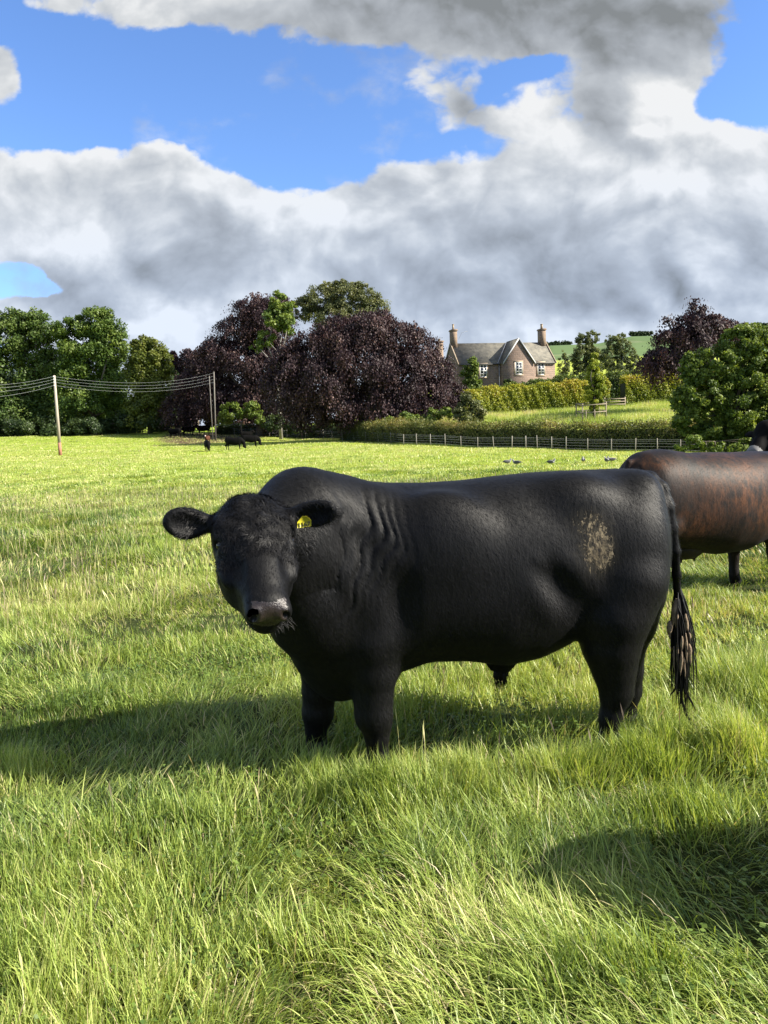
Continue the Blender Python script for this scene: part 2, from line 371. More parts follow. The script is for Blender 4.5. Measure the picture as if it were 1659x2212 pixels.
def leaf_quads(p, ax, nr, L, Wd):
    """rhombic leaves: centre p, long axis ax, facing nr"""
    ax = ax/(np.linalg.norm(ax, axis=1)[:, None] + 1e-9); s = np.cross(nr, ax); s /= np.linalg.norm(s, axis=1)[:, None] + 1e-9
    L = L[:, None]; Wd = Wd[:, None]
    V = np.stack([p - ax*L*.5, p + s*Wd*.5, p + ax*L*.5, p - s*Wd*.5], 1).reshape(-1, 3)
    return V, np.arange(len(p))[:, None]*4 + np.arange(4)[None]
def unit(n, rng): v = rng.normal(0, 1, (n, 3)); return v/np.linalg.norm(v, axis=1)[:, None]
def grass_material():
    m, t, b, out = material('grass_blade')
    at = t.node('ShaderNodeAttribute'); at.attribute_name = 'tint'
    al = t.node('ShaderNodeAttribute'); al.attribute_name = 'along'
    c = t.ramp(at.outputs['Fac'], [(0, (.060, .105, .024)), (.22, (.15, .222, .044)), (.48, (.285, .365, .075)), (.76, (.45, .50, .16)), (.88, (.52, .49, .22)), (.94, (.50, .42, .25)), (1.0, (.20, .15, .12))])
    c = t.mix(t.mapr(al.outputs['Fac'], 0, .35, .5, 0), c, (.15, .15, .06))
    t.put(b.inputs['Base Color'], c); b.inputs['Roughness'].default_value = .42; b.inputs['Specular IOR Level'].default_value = .35
    tr = t.node('ShaderNodeBsdfTranslucent'); t.put(tr.inputs[0], t.mix(1.0, c, (1.3, 1.25, .55), 'MULTIPLY'))
    mx = t.node('ShaderNodeMixShader'); mx.inputs[0].default_value = .36
    t.l.new(b.outputs[0], mx.inputs[1]); t.l.new(tr.outputs[0], mx.inputs[2]); t.l.new(mx.outputs[0], out.inputs[0])
    return m
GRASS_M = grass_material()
def seedprof(ts): return np.where(ts < .74, .32, 1.5*np.sin(np.clip((ts - .74)/.26, 0, 1)*np.pi*.9 + .3))

def scatter(y0, y1, dens, half=.56):
    """random points over the seen wedge of ground between two distances"""
    A = half*(y1**2 - y0**2) + 3.0*(y1 - y0); n = int(A*dens)
    y = np.sqrt(RNG.random(int(n*1.0))*(y1**2 - y0**2) + y0**2)
    x = (RNG.random(len(y))*2 - 1)*(half*y + 1.5)
    return x, y
def grass_patch(y0, y1, dens, h, w, seg, half=.56, tall=1.0, lowlean=0.0):
    x, y = scatter(y0, y1, dens, half); n = len(x)
    gap = (vnoise(x, y, 2.3, 51) < .30) & (y < 12) & (RNG.random(n) < .72); x, y = x[~gap], y[~gap]; n = len(x)
    # tussocks: pull points toward clump centres, height follows a patchy field
    cs = .16; gx = np.floor(x/cs); gy = np.floor(y/cs)
    hx = np.sin(gx*12.9898 + gy*78.233)*43758.5453; hx -= np.floor(hx); hy = np.sin(gx*39.346 + gy*11.135)*24634.6345; hy -= np.floor(hy)
    pull = .42*RNG.random(n) if y0 < 14 else 0*x
    x = x + ((gx + hx)*cs - x)*pull; y = y + ((gy + hy)*cs - y)*pull
    f1 = vnoise(x, y, 1.1, 1); f2 = vnoise(x, y, 3.2, 2); f3 = vnoise(x, y, .35, 3)
    hh = h*(.42 + .66*f1 + .75*(f2 - .5)).clip(.18)*(.45 + 1.0*RNG.random(n)**1.8)*tall
    swirl = vnoise(x, y, .55, 4)*2*np.pi*1.6 + vnoise(x, y, 1.7, 5)*2.0
    lodged = np.clip((vnoise(x, y, .9, 6) - .36)*3.0, 0, 1)
    az = swirl + RNG.normal(0, 1.1 - .35*lodged, n) + (1 - lodged)*RNG.uniform(-2.6, 2.6, n)
    lean = np.abs(RNG.normal(.20, .28, n)) + lodged*RNG.uniform(.1, .95, n) + lowlean
    curve = np.abs(RNG.normal(.45, .55, n)) + lodged*.6
    band = np.clip((vnoise(x, y*.6, .16, 21) + .5*vnoise(x, y, .5, 22) - .62)*3, 0, 1)*np.clip((y - 6)/4, 0, 1)*np.clip((30 - y)/12, 0, 1)
    tint = np.clip(.43 - .30*band + .24*np.clip((y - 20)/40, 0, 1) + .50*(vnoise(x, y, .7, 7) - .5) + .40*(vnoise(x, y, 3.2, 8) - .5) + RNG.normal(0, .17, n), 0, .88)
    dead = RNG.random(n) < (.045 + .13*(vnoise(x, y, .9, 9) > .62)); tint = np.where(dead, RNG.uniform(.88, .97, n), tint)
    root = np.stack([x, y, ground_z(x, y) - .01], -1)
    ww = w*(.6 + .8*RNG.random(n))
    return blades(root, hh*(1 + .25*lodged), ww, az, lean, curve, seg, tint=tint)
def seed_patch(y0, y1, dens, h, w, seg=5, thr=.5, half=.56):
    x, y = scatter(y0, y1, dens, half); keep = vnoise(x, y, .5, 12) + .25*vnoise(x, y, 2, 13) > thr; x = x[keep]; y = y[keep]; n = len(x)
    root = np.stack([x, y, ground_z(x, y)], -1)
    return blades(root, h*RNG.uniform(.7, 1.25, n), np.full(n, w), RNG.uniform(0, 6.28, n), np.abs(RNG.normal(.1, .1, n)), np.abs(RNG.normal(.25, .2, n)), seg, wprof=seedprof, tint=np.where(RNG.random(n) < .5, RNG.uniform(.95, 1.0, n), RNG.uniform(.80, .93, n)))
def flopped(y0, y1, dens):
    """long blades that have fallen over in swirls"""
    x, y = scatter(y0, y1, dens, .56); k = vnoise(x, y, 1.3, 31) > .42; x, y = x[k], y[k]; n = len(x)
    az = vnoise(x, y, .7, 4)*2*np.pi*1.8 + RNG.normal(0, .5, n)
    return blades(np.stack([x, y, ground_z(x, y)], -1), RNG.uniform(.09, .22, n), RNG.uniform(.0024, .0050, n), az, RNG.uniform(.35, 1.0, n), RNG.uniform(.3, 1.2, n), 6, tint=np.clip(RNG.normal(.52, .18, n), .1, .93))
def build_herbs():
    x, y = scatter(1.5, 6, 1000, .56); k = vnoise(x, y, 1.6, 41) > .60; x, y = x[k], y[k]; n = len(x)
    p = np.stack([x, y, ground_z(x, y) + RNG.uniform(.03, .10, n)], -1); V, Q = leaf_quads(p, unit(n, RNG)*[1, 1, .3], unit(n, RNG)*.5 + [0, 0, 1.0], RNG.uniform(.012, .028, n), RNG.uniform(.010, .022, n))
    o = link('clover', np_mesh('clover', V, Q, None, {'tint': np.repeat(RNG.random(n), 4)}), leaf_mat('clover_leaf', [(0, (.06, .11, .020)), (1, (.16, .23, .045))], .3)); tag(o, 'small round clover leaves low in the grass of the foreground', 'clover', kind='stuff')
def feet_patch():
    """taller tussocks in front of and around the bull's feet"""
    G = []
    for (cx, cy, rx, ry, n, h) in [(-.05, 3.22, .34, .13, 2600, .27), (.30, 3.30, .20, .12, 1200, .24), (-.36, 3.45, .14, .10, 900, .20), (.75, 3.32, .30, .14, 1800, .24), (1.10, 3.38, .26, .12, 1800, .27), (1.34, 3.62, .16, .12, 900, .24), (1.62, 3.5, .2, .2, 1500, .30),
                                   (1.15, 2.95, .35, .16, 1300, .2), (-1.3, 2.6, .4, .2, 900, .18), (-.4, 2.3, .4, .16, 900, .17), (.62, 2.1, .3, .12, 700, .2), (-.9, 3.1, .3, .12, 900, .18), (2.1, 4.4, .3, .3, 1700, .3), (-1.9, 3.6, .3, .25, 1500, .22)]:
        x = RNG.normal(cx, rx*.55, n); y = RNG.normal(cy, ry*.55, n); r = np.hypot((x-cx)/rx, (y-cy)/ry)
        az = np.arctan2(y-cy, x-cx)*.5 + vnoise(x, y, 4, 61)*6.3 + RNG.normal(0, 1.0, n)
        G.append(blades(np.stack([x, y, ground_z(x, y) - .01], -1), h*(1.05 - .35*np.clip(r, 0, 1.3))*RNG.uniform(.55, 1.15, n), RNG.uniform(.0026, .0052, n), az, .12 + .25*r*RNG.random(n), np.abs(RNG.normal(.5, .5, n)), 5, tint=np.clip(RNG.normal(.46, .2, n) + .12*np.sin(cx*9), 0, .93)))
    return join_geo(G)
def build_grass():
    near = [grass_patch(1.5, 3.0, 15000, .125, .0037, 4), grass_patch(3.0, 5.2, 10000, .125, .0042, 4), grass_patch(5.2, 9, 5200, .115, .0055, 3), feet_patch(),
            flopped(1.5, 5, 900), flopped(5, 9, 300), seed_patch(1.6, 5, 22, .27, .0050, 7, .66), seed_patch(5, 9, 60, .32, .007, 6, .55)]
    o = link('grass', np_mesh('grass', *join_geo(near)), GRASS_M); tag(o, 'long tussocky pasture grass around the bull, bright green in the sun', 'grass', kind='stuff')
    mid = [grass_patch(9, 18, 1500, .12, .011, 2), grass_patch(18, 36, 340, .11, .024, 2), seed_patch(9, 24, 40, .28, .010, 4, .5)]
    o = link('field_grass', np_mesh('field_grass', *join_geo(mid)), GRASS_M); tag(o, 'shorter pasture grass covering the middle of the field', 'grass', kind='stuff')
    far = [grass_patch(36, 70, 60, .13, .06, 1), grass_patch(70, 128, 20, .14, .12, 1)]
    o = link('distant_grass', np_mesh('distant_grass', *join_geo(far)), GRASS_M); tag(o, 'short sunlit yellow-green pasture grass at the far end of the field', 'grass', kind='stuff')
    # rough meadow above the lower hedge
    n = 90000; px = RNG.uniform(800, 1760, n); d = RNG.uniform(71, 104, n); x = (px-830)/FPX*d
    df = np.interp(px, FPXS, FD); k = d > df + 3.0; x, d = x[k], d[k]; n = len(x)
    v = blades(np.stack([x, d, ground_z(x, d)], -1), RNG.uniform(.25, .6, n), np.full(n, .05), RNG.uniform(0, 6.28, n), np.abs(RNG.normal(0, .3, n)), RNG.uniform(0, .6, n), 1,
               tint=np.clip(.5 + .5*(vnoise(x, d, .25, 3) - .4) + RNG.normal(0, .12, n) + .25*(vnoise(x, d, .5, 5) > .6), 0, .95))
    o = link('meadow_grass', np_mesh('meadow_grass', *v), GRASS_M); tag(o, 'rough tawny meadow grass on the slope above the clipped hedge', 'grass', kind='stuff')
build_grass()
build_herbs()

# ------------------------------------------------------------------ implicit bodies
class Body:
    """signed distance field on a grid, blended from limbs and muscles, meshed as one surface"""
    def __init__(s, lo, hi, h):
        s.lo = np.array(lo, float); s.h = h; s.n = np.ceil((np.array(hi) - s.lo)/h).astype(int) + 1
        s.F = np.full(s.n, .25, np.float32)
        s.ax = [(s.lo[i] + h*np.arange(s.n[i])).astype(np.float32) for i in range(3)]
    def region(s, lo, hi):
        a = np.clip(np.floor((np.array(lo) - s.lo)/s.h).astype(int), 0, s.n); b = np.clip(np.ceil((np.array(hi) - s.lo)/s.h).astype(int) + 1, 0, s.n)
        sl = tuple(slice(a[i], b[i]) for i in range(3))
        return sl, s.ax[0][sl[0]][:, None, None], s.ax[1][sl[1]][None, :, None], s.ax[2][sl[2]][None, None, :]
    def blend(s, sl, d, k, sub=False):
        F = s.F[sl]
        if F.size == 0: return
        if sub:
            d = -d; hh = np.clip(.5 - .5*(d - F)/k*-1, 0, 1) if False else np.clip(.5 + .5*(d - F)/k, 0, 1)
            s.F[sl] = F*(1-hh) + d*hh + k*hh*(1-hh)
        else:
            hh = np.clip(.5 + .5*(F - d)/k, 0, 1); s.F[sl] = F*(1-hh) + d*hh - k*hh*(1-hh)
    def cone(s, a, b, ra, rb, k=.05, sy=1.0):
        a = np.array(a, float); b = np.array(b, float); m = max(ra, rb) + 2*k + .02
        sl, X, Y, Z = s.region(np.minimum(a, b) - m, np.maximum(a, b) + m)
        ba = b - a; L = float(ba @ ba) + 1e-9
        t = np.clip(((X-a[0])*ba[0] + (Y-a[1])*ba[1] + (Z-a[2])*ba[2])/L, 0, 1)
        d = np.sqrt((X-a[0]-t*ba[0])**2 + (Y-a[1]-t*ba[1])**2*sy + (Z-a[2]-t*ba[2])**2) - (ra + (rb-ra)*t)
        s.blend(sl, d, k)
    def chain(s, pts, k=.05, sy=1.0):
        for p, q in zip(pts[:-1], pts[1:]): s.cone(p[:3], q[:3], p[3], q[3], k, sy)
    def ell(s, c, r, rot=None, k=.05, sub=False):
        c = np.array(c, float); r = np.array(r, float); m = r.max() + 2*k + .02
        sl, X, Y, Z = s.region(c - m, c + m)
        x, y, z = X-c[0], Y-c[1], Z-c[2]
        M = np.eye(3) if rot is None else np.array(rot)             # columns are the ellipsoid's axes
        q = [(x*M[0, i] + y*M[1, i] + z*M[2, i]) for i in range(3)]
        k0 = np.sqrt(sum((q[i]/r[i])**2 for i in range(3))); k1 = np.sqrt(sum((q[i]/r[i]**2)**2 for i in range(3))) + 1e-6
        s.blend(sl, k0*(k0-1)/k1, k, sub)
    def torso(s, st, ymid, k=.04, p=2.5):
        """st: rows x, top, bottom, half width, exponent"""
        st = np.array(st, float); sl, X, Y, Z = s.region((st[0, 0], -1e3, st[:, 2].min() - .2), (st[-1, 0], 1e3, st[:, 1].max() + .2))
        xs = X[:, 0, 0]
        def cr(col):                                                     # smooth (Catmull-Rom like) interpolation
            from numpy import interp
            f = interp(xs, st[:, 0], st[:, col]); w = max(1, int(.05/s.h)); ker = np.hanning(2*w+3)[1:-1]; ker /= ker.sum()
            g = np.pad(f, w, mode='edge'); return np.convolve(g, ker, 'valid')[:, None, None]
        top, bot, hw = cr(1), cr(2), np.maximum(cr(3), .02); zc = (top + bot)/2; hh = np.maximum((top - bot)/2, .02)
        ym = ymid(xs)[:, None, None]
        u = np.abs(Y - ym)/hw; v = np.abs(Z - zc)/hh
        d = ((u**p + v**p)**(1/p) - 1)*np.minimum(hw, hh)
        s.blend(sl, d.astype(np.float32), k)
    def mesh(s, smooth=2):
        F = s.F; ins = F < 0; n = s.n; idx = lambda i, j, k: (i*(n[1]-1) + j)*(n[2]-1) + k
        cells = []; pos = []; quads = []
        for ax in range(3):
            o = [(1, 2), (2, 0), (0, 1)][ax]
            A = [slice(None)]*3; B = [slice(None)]*3; A[ax] = slice(0, -1); B[ax] = slice(1, None)
            cr = ins[tuple(A)] != ins[tuple(B)]; I = np.argwhere(cr)
            for q in o: I = I[(I[:, q] > 0) & (I[:, q] < n[q]-1)]
            J = I.copy(); J[:, ax] += 1
            f0 = F[I[:, 0], I[:, 1], I[:, 2]]; f1 = F[J[:, 0], J[:, 1], J[:, 2]]
            p = I.astype(float); p[:, ax] += f0/(f0 - f1)
            cs = []
            for (da, db) in ((-1, -1), (0, -1), (0, 0), (-1, 0)):
                c = I.copy(); c[:, o[0]] += da; c[:, o[1]] += db
                ci = idx(c[:, 0], c[:, 1], c[:, 2]); cells.append(ci); pos.append(p); cs.append(ci)
            q = np.stack(cs, -1); flip = f0 > 0; q[flip] = q[flip][:, ::-1]; quads.append(q)
        cells = np.concatenate(cells); pos = np.concatenate(pos); Q = np.concatenate(quads)
        u, inv = np.unique(cells, return_inverse=True); cnt = np.bincount(inv)
        V = np.stack([np.bincount(inv, pos[:, i])/cnt for i in range(3)], -1)
        Q = np.searchsorted(u, Q)
        e = np.concatenate([Q[:, [0, 1]], Q[:, [1, 2]], Q[:, [2, 3]], Q[:, [3, 0]]])
        for _ in range(smooth):
            acc = np.zeros_like(V); c = np.bincount(e[:, 0], minlength=len(V)) + np.bincount(e[:, 1], minlength=len(V))
            for i in range(3): acc[:, i] = np.bincount(e[:, 0], V[e[:, 1], i], len(V)) + np.bincount(e[:, 1], V[e[:, 0], i], len(V))
            V = V*.4 + .6*acc/np.maximum(c, 1)[:, None]
        return V*s.h + s.lo, Q
def vnormals(V, Q):
    N = np.cross(V[Q[:, 2]] - V[Q[:, 0]], V[Q[:, 3]] - V[Q[:, 1]]); out = np.zeros_like(V)
    for i in range(4):
        for a in range(3): out[:, a] += np.bincount(Q[:, i], N[:, a], len(V))
    return out/(np.linalg.norm(out, axis=1)[:, None] + 1e-12)

def head_frame(poll, muzzle, lateral):
    v = np.array(muzzle) - np.array(poll); v /= np.linalg.norm(v); u = np.array(lateral, float); u -= (u @ v)*v; u /= np.linalg.norm(u)
    w = np.cross(v, u) 
    return np.array(poll, float), u, v, w
def add_head(B, fr, s=1.0, k=.03):
    O, u, v, w = fr; M = np.stack([u, v, w], -1)
    L = lambda a, b, c: O + s*(a*u + b*v + c*w)
    r = lambda *x: tuple(s*q for q in x)
    B.ell(L(0, .09, -.12), r(.164, .15, .125), M, k*1.2)
    B.ell(L(0, .0, -.115), r(.118, .085, .10), M, k*1.2)
    B.ell(L(0, .20, -.12), r(.130, .14, .108), M, k*1.2)
    B.ell(L(0, .31, -.112), r(.094, .14, .092), M, k*1.2)
    B.cone(L(0, .28, -.10), L(0, .41, -.088), .080*s, .070*s, k*1.5)
    for q in (-1, 1):
        B.ell(L(q*.078, .20, -.20), r(.070, .15, .10), M, k*1.6)
        B.cone(L(q*.05, .20, -.27), L(q*.028, .43, -.165), .055*s, .042*s, k*1.5)
        B.ell(L(q*.116, .102, -.072), r(.040, .045, .036), M, k)          # brow
        B.ell(L(q*.143, .148, -.090), r(.024, .022, .022), M, .014*s, True); B.ell(L(q*.128, .172, -.085), r(.022, .016, .022), M, .02)  # eye socket
        B.ell(L(q*.122, .240, -.125), r(.03, .07, .03), M, k)             # cheekbone
        B.ell(L(q*.112, .275, -.045), r(.040, .075, .036), M, .03, True)     # hollow beside the nasal bone
    B.ell(L(0, .435, -.085), r(.084, .060, .070), M, k*.9)
    B.ell(L(0, .455, -.150), r(.060, .052, .042), M, k*.6)
    for q in (-1, 1):
        B.ell(L(q*.052, .468, -.070), r(.034, .036, .038), M, k*.6)
        B.ell(L(q*.057, .498, -.058), r(.013, .022, .021), np.stack([u*.8 + w*.6*q, v, w*.8 - u*.6*q], -1), .008*s, True)
    return L, M
def add_ear(B, base, tip, down, thick_dir, hh=.063, th=.026, k=.02):
    base = np.array(base); tip = np.array(tip); a = tip - base; L = np.linalg.norm(a); a /= L
    n = np.array(thick_dir, float); n -= (n @ a)*a; n /= np.linalg.norm(n); b = np.cross(n, a)
    M = np.stack([a, b, n], -1); c = (base*.46 + tip*.54) + np.array(down)
    B.ell(c, (L*.50, hh, th), M, k)
    B.cone(base - a*.03, base + a*.05, .034, .034, .03)
    B.ell(c + n*th*1.0 - a*.004, (L*.42, hh*.80, th*.95), M, .010, True)

def coat_material(name, lo, hi, mud=None, brown=None, origin=(0, 0, 0)):
    m, t, b, out = material(name)
    tc = t.node('ShaderNodeTexCoord'); o = tc.outputs['Object']
    fur = t.noise(t.vm('MULTIPLY', o, (1, 1, .14)), 260, 4, .6); clump = t.noise(t.vm('MULTIPLY', o, (1.2, 1, .25)), 46, 5, .65); big = t.noise(o, 3.2, 4, .5)
    c = t.mix(t.mapr(clump, .3, .7), lo, hi)
    if brown:
        bm = None
        for (cx, cy, cz, rx, rz_) in brown['spots']:
            q = t.vm('MULTIPLY', t.vm('SUBTRACT', o, (cx, cy, cz)), (1/rx, 0, 1/rz_)); g = t.math('EXPONENT', t.math('MULTIPLY', t.vm('DOT_PRODUCT', q, q, out=1), -1))
            bm = g if bm is None else t.math('ADD', bm, g)
        streak = t.noise(t.vm('MULTIPLY', o, (1, 1, .35)), 24, 8, .72); broad = t.noise(t.vm('MULTIPLY', o, (1, 1, .8)), 4.5, 4, .6)
        bm = t.math('MULTIPLY', bm, t.mapr(t.math('ADD', t.math('MULTIPLY', streak, .7), t.math('MULTIPLY', broad, .6)), .46, .86))
        c = t.mix(t.math('MINIMUM', bm, 1.0), c, t.mix(streak, brown['c1'], brown['c2']))
    mask = None
    if mud:
        for (cx, cy, cz, rx, rz_, amt) in mud:
            q = t.vm('MULTIPLY', t.vm('SUBTRACT', o, (cx, cy, cz)), (1/rx, 1/(rx*1.6), 1/rz_)); g = t.math('MULTIPLY', t.math('EXPONENT', t.math('MULTIPLY', t.vm('DOT_PRODUCT', q, q, out=1), -1)), amt)
            mask = g if mask is None else t.math('ADD', mask, g)
        crust = t.noise(t.vm('MULTIPLY', o, (1.5, 1, .8)), 46, 8, .72, .6)
        mm = t.mapr(t.math('ADD', mask, t.math('MULTIPLY', t.math('SUBTRACT', crust, .5), 2.3)), .70, .92)
        dust = t.mapr(t.math('ADD', mask, t.math('MULTIPLY', t.math('SUBTRACT', clump, .5), .9)), .25, 1.1, 0, .30)
        c = t.mix(dust, c, (.10, .085, .055)); c = t.mix(mm, c, t.mix(t.mapr(crust, .40, .66), (.04, .031, .02), (.20, .16, .10)))
    t.put(b.inputs['Base Color'], c)
    b.inputs['Roughness'].default_value = .54; b.inputs['Specular IOR Level'].default_value = .15
    b.inputs['Sheen Weight'].default_value = .008; b.inputs['Sheen Roughness'].default_value = .45; b.inputs['Sheen Tint'].default_value = (.8, .85, 1, 1)
    bn = t.node('ShaderNodeBump'); bn.inputs['Distance'].default_value = .0028; bn.inputs['Strength'].default_value = .8
    h = t.math('ADD', t.math('MULTIPLY', fur, .35), clump)
    if mud: h = t.math('ADD', h, t.math('MULTIPLY', mm, 1.6))
    t.l.new(h, bn.inputs['Height']); t.l.new(bn.outputs[0], b.inputs['Normal'])
    return m
def flat_fur(V, N, n, length, width, flow, tilt=.35, seed=1, spread=.35):
    """short hairs lying along the flow direction on a surface"""
    r = np.random.default_rng(seed); i = r.integers(0, len(V), n); p = V[i] + r.normal(0, .003, (n, 3))*(1 - 0); nn = N[i]
    f = flow(p) + r.normal(0, spread, (n, 3)); f -= (f*nn).sum(1)[:, None]*nn; f /= np.linalg.norm(f, axis=1)[:, None] + 1e-9
    L = length*(.6 + .8*r.random(n)); d = f*math.cos(tilt) + nn*math.sin(tilt)
    s = np.cross(nn, f); w = width*(.7 + .6*r.random(n))
    p0 = p - nn*.002; p1 = p0 + d*(L*.5)[:, None]; p2 = p1 + (f*.97 + nn*.1)*(L*.5)[:, None]
    Vv = np.stack([p0 - s*w[:, None]/2, p0 + s*w[:, None]/2, p1 - s*w[:, None]*.4, p1 + s*w[:, None]*.4, p2], 1).reshape(-1, 3)
    b = np.arange(n)[:, None]*5
    return Vv, b + np.array([[0, 1, 3, 2]]), b + np.array([[2, 3, 4]]), {}

# ------------------------------------------------------------------ the bull
HAIR_M = simple('black_hair', (.002, .002, .0024), (.013, .0125, .0135), 45, .52, spec=.2)
NOSE_M = simple('wet_nose', (.011, .0078, .0070), (.026, .018, .016), 60, .30, .0025, 190, spec=.5)
EYE_M = simple('eye_gloss', (.004, .004, .005), (.012, .009, .007), 10, .06, spec=.5)
HOOF_M = simple('hoof_horn', (.02, .018, .016), (.05, .045, .04), 20, .5)
TAG_M = simple('yellow_tag', (.42, .36, .02), (.52, .45, .03), 8, .35)
INK_M = simple('tag_ink', (.01, .01, .01), None, 8, .6)
MUD_M = simple('dried_mud', (.11, .082, .056), (.30, .225, .15), 30, .9, .004, 90)
def ymid(x): return 3.66 + .11*(np.asarray(x) + .4)
def BP(px, py, off=0.0):                      # point of the bull's long plane, moved off it sideways
    x = (px - 830)/FPX*3.7
    for _ in range(4): Y = float(ymid(x)) + off; x = P(px, py, Y)[0]
    return P(px, py, Y)
def chain_pts(L): return [(*BP(a, b, o), r) for (a, b, o, r) in L]
def build_bull():
    B = Body((-1.02, 2.70, -.02), (1.62, 4.14, 1.60), .0075)
    st = []
    for px, top, bot, hw in [(612, 1150, 1335, .05), (632, 1100, 1385, .14), (664, 1045, 1438, .22), (700, 1034, 1490, .28), (745, 1040, 1497, .305), (800, 1043, 1475, .33), (850, 1043, 1446, .355), (920, 1043, 1420, .375),
                             (1000, 1038, 1418, .385), (1080, 1028, 1428, .385), (1150, 1021, 1414, .37), (1200, 1018, 1392, .355), (1250, 1016, 1362, .345), (1300, 1014, 1335, .34), (1350, 1012, 1320, .33), (1388, 1017, 1310, .30),
                             (1408, 1038, 1295, .25), (1424, 1090, 1265, .17), (1434, 1150, 1215, .06)]:
        a = BP(px, top); b = BP(px, bot); st.append([(a[0]+b[0])/2, a[2], b[2], hw])
    B.torso(st, ymid, .05, 2.35)
    # hindquarters: deep rounded thigh on both sides
    for s in (-1, 1):
        B.ell(BP(1348, 1190, s*.17), (.185, .165, .27), None, .08)
        B.ell(BP(1325, 1300, s*.20), (.18, .14, .20), None, .09)
        B.ell(BP(1245, 1075, s*.20), (.12, .09, .08), None, .14)             # hook bone
        B.ell(BP(1380, 1065, s*.13), (.085, .10, .09), None, .07)             # pin bone
        B.ell(BP(950, 1165, s*.262), (.22, .105, .20), None, .11)             # ribs
        B.ell(BP(1170, 1258, s*.255), (.17, .105, .13), None, .10)            # flank
        B.ell(BP(810, 1200, s*.19), (.15, .15, .30), None, .10)              # shoulder
        B.ell(BP(770, 1310, s*.20), (.16, .125, .17), None, .08)
        B.ell(BP(835, 1345, s*.24), (.09, .09, .13), None, .06)
        B.ell(BP(1238, 1300, s*.395), (.055, .06, .17), np.stack([[.8, 0, .6], [0, 1, 0], [-.6, 0, .8]], -1), .10, True)  # hollow ahead of the thigh
        B.ell(BP(868, 1325, s*.410), (.05, .06, .15), None, .08, True)         # hollow behind the shoulder
    # legs, each followed from body to hoof
    B.chain(chain_pts([(1352, 1250, -.19, .19), (1325, 1330, -.20, .165), (1320, 1395, -.20, .132), (1326, 1445, -.20, .098), (1331, 1492, -.20, .074), (1318, 1550, -.20, .046), (1313, 1605, -.20, .045), (1308, 1632, -.20, .052)]), .04)
    B.ell(BP(1346, 1462, -.20), (.035, .028, .05), None, .03)                # point of hock
    B.chain(chain_pts([(1362, 1280, .17, .18), (1350, 1340, .17, .155), (1342, 1400, .17, .115), (1350, 1448, .17, .088), (1356, 1490, .17, .066), (1352, 1540, .17, .048), (1346, 1575, .17, .045), (1342, 1602, .17, .052)]), .04)
    B.ell(BP(1374, 1455, .19), (.035, .028, .05), None, .03)
    B.chain(chain_pts([(785, 1290, -.19, .16), (800, 1380, -.21, .135), (806, 1450, -.21, .106), (806, 1505, -.21, .086), (808, 1545, -.21, .076), (814, 1588, -.21, .050), (816, 1640, -.21, .047), (812, 1682, -.21, .058)]), .04)
    B.ell(BP(848, 1425, -.21), (.035, .05, .07), None, .04); B.ell(BP(806, 1545, -.235), (.078, .06, .085), None, .03); B.ell(BP(830, 1560, -.21), (.03, .03, .05), None, .03); B.ell(BP(688, 1540, .13), (.066, .05, .07), None, .03)                  # elbow
    B.chain(chain_pts([(715, 1380, .15, .15), (700, 1440, .15, .115), (690, 1490, .15, .082), (686, 1540, .15, .068), (682, 1580, .15, .046), (684, 1612, .15, .045), (680, 1634, .15, .054)]), .04)
    B.ell(BP(715, 1425, -.02), (.155, .17, .15), None, .07)                   # brisket
    B.ell(BP(735, 1455, -.02), (.12, .14, .10), None, .07)
    # neck: crest above, throat and dewlap below, swinging towards the camera
    def C(px, py, Y, r): return (*P(px, py, Y), r)
    B.chain([C(790, 1150, 3.64, .20), C(715, 1128, 3.52, .20), C(655, 1118, 3.42, .205), C(605, 1145, 3.30, .165)], .08)
    B.chain([C(760, 1260, 3.62, .26), C(695, 1230, 3.50, .235), C(640, 1190, 3.38, .195), C(598, 1165, 3.27, .15)], .08)
    B.chain([C(720, 1350, 3.60, .25), C(680, 1315, 3.50, .215), C(650, 1275, 3.40, .165), C(618, 1235, 3.30, .12)], .07)
    # sheath
    B.ell(BP(1082, 1430, 0), (.07, .05, .055), None, .05)
    B.cone(BP(1082, 1432, 0), BP(1083, 1452, 0), .032, .022, .03)
    # scrotum hidden between the thighs
    B.ell(BP(1335, 1380, .0), (.07, .07, .10), None, .03)
    # tail
    tail = [(1365, 1032, -.02, .040), (1402, 1036, -.06, .040), (1427, 1056, -.10, .036), (1441, 1095, -.13, .032), (1450, 1140, -.13, .028), (1457, 1190, -.12, .024), (1461, 1240, -.09, .020), (1463, 1290, -.05, .018)]
    B.chain(chain_pts(tail), .018)
    # head
    poll = P(546, 1078, 3.00); muz = P(582, 1284, 2.72)
    fr = head_frame(poll, muz, (math.cos(R(17)), math.sin(R(17)), -.035))
    L, M = add_head(B, fr, 1.0)
    add_ear(B, P(450, 1130, 3.05), P(354, 1112, 2.98), (0, 0, -.018), (-.25, -1, .12), .064, .030)
    add_ear(B, P(634, 1114, 3.08), P(726, 1095, 3.05), (0, 0, -.010), (.35, -1, -.15), .056, .026)
    # folds of loose hide on the neck and shoulder
    sl, X, Y, Z = B.region((-.75, 3.0, .55), (.30, 3.75, 1.60))
    ax = P(795, 1160, 3.45)[0]
    ph = (X + np.where(Z < 1.2, .85, .5)*(Z - 1.2)**2 + .026*np.sin(Z*9 + X*14) + .010*np.sin(Z*31 + X*22))
    msk = np.exp(-((ph - (ax - .13))/.24)**2)*np.clip((Z - .74)/.22, 0, 1)*np.clip((1.44 - Z)/.22, .15, 1)*np.clip((3.62 - Y)/.15, 0, 1)
    lh = (X - fr[0][0])**2 + (Y - fr[0][1])**2 + (Z - fr[0][2] + .15)**2
    msk = msk*np.clip((np.sqrt(lh) - .34)/.10, 0, 1)
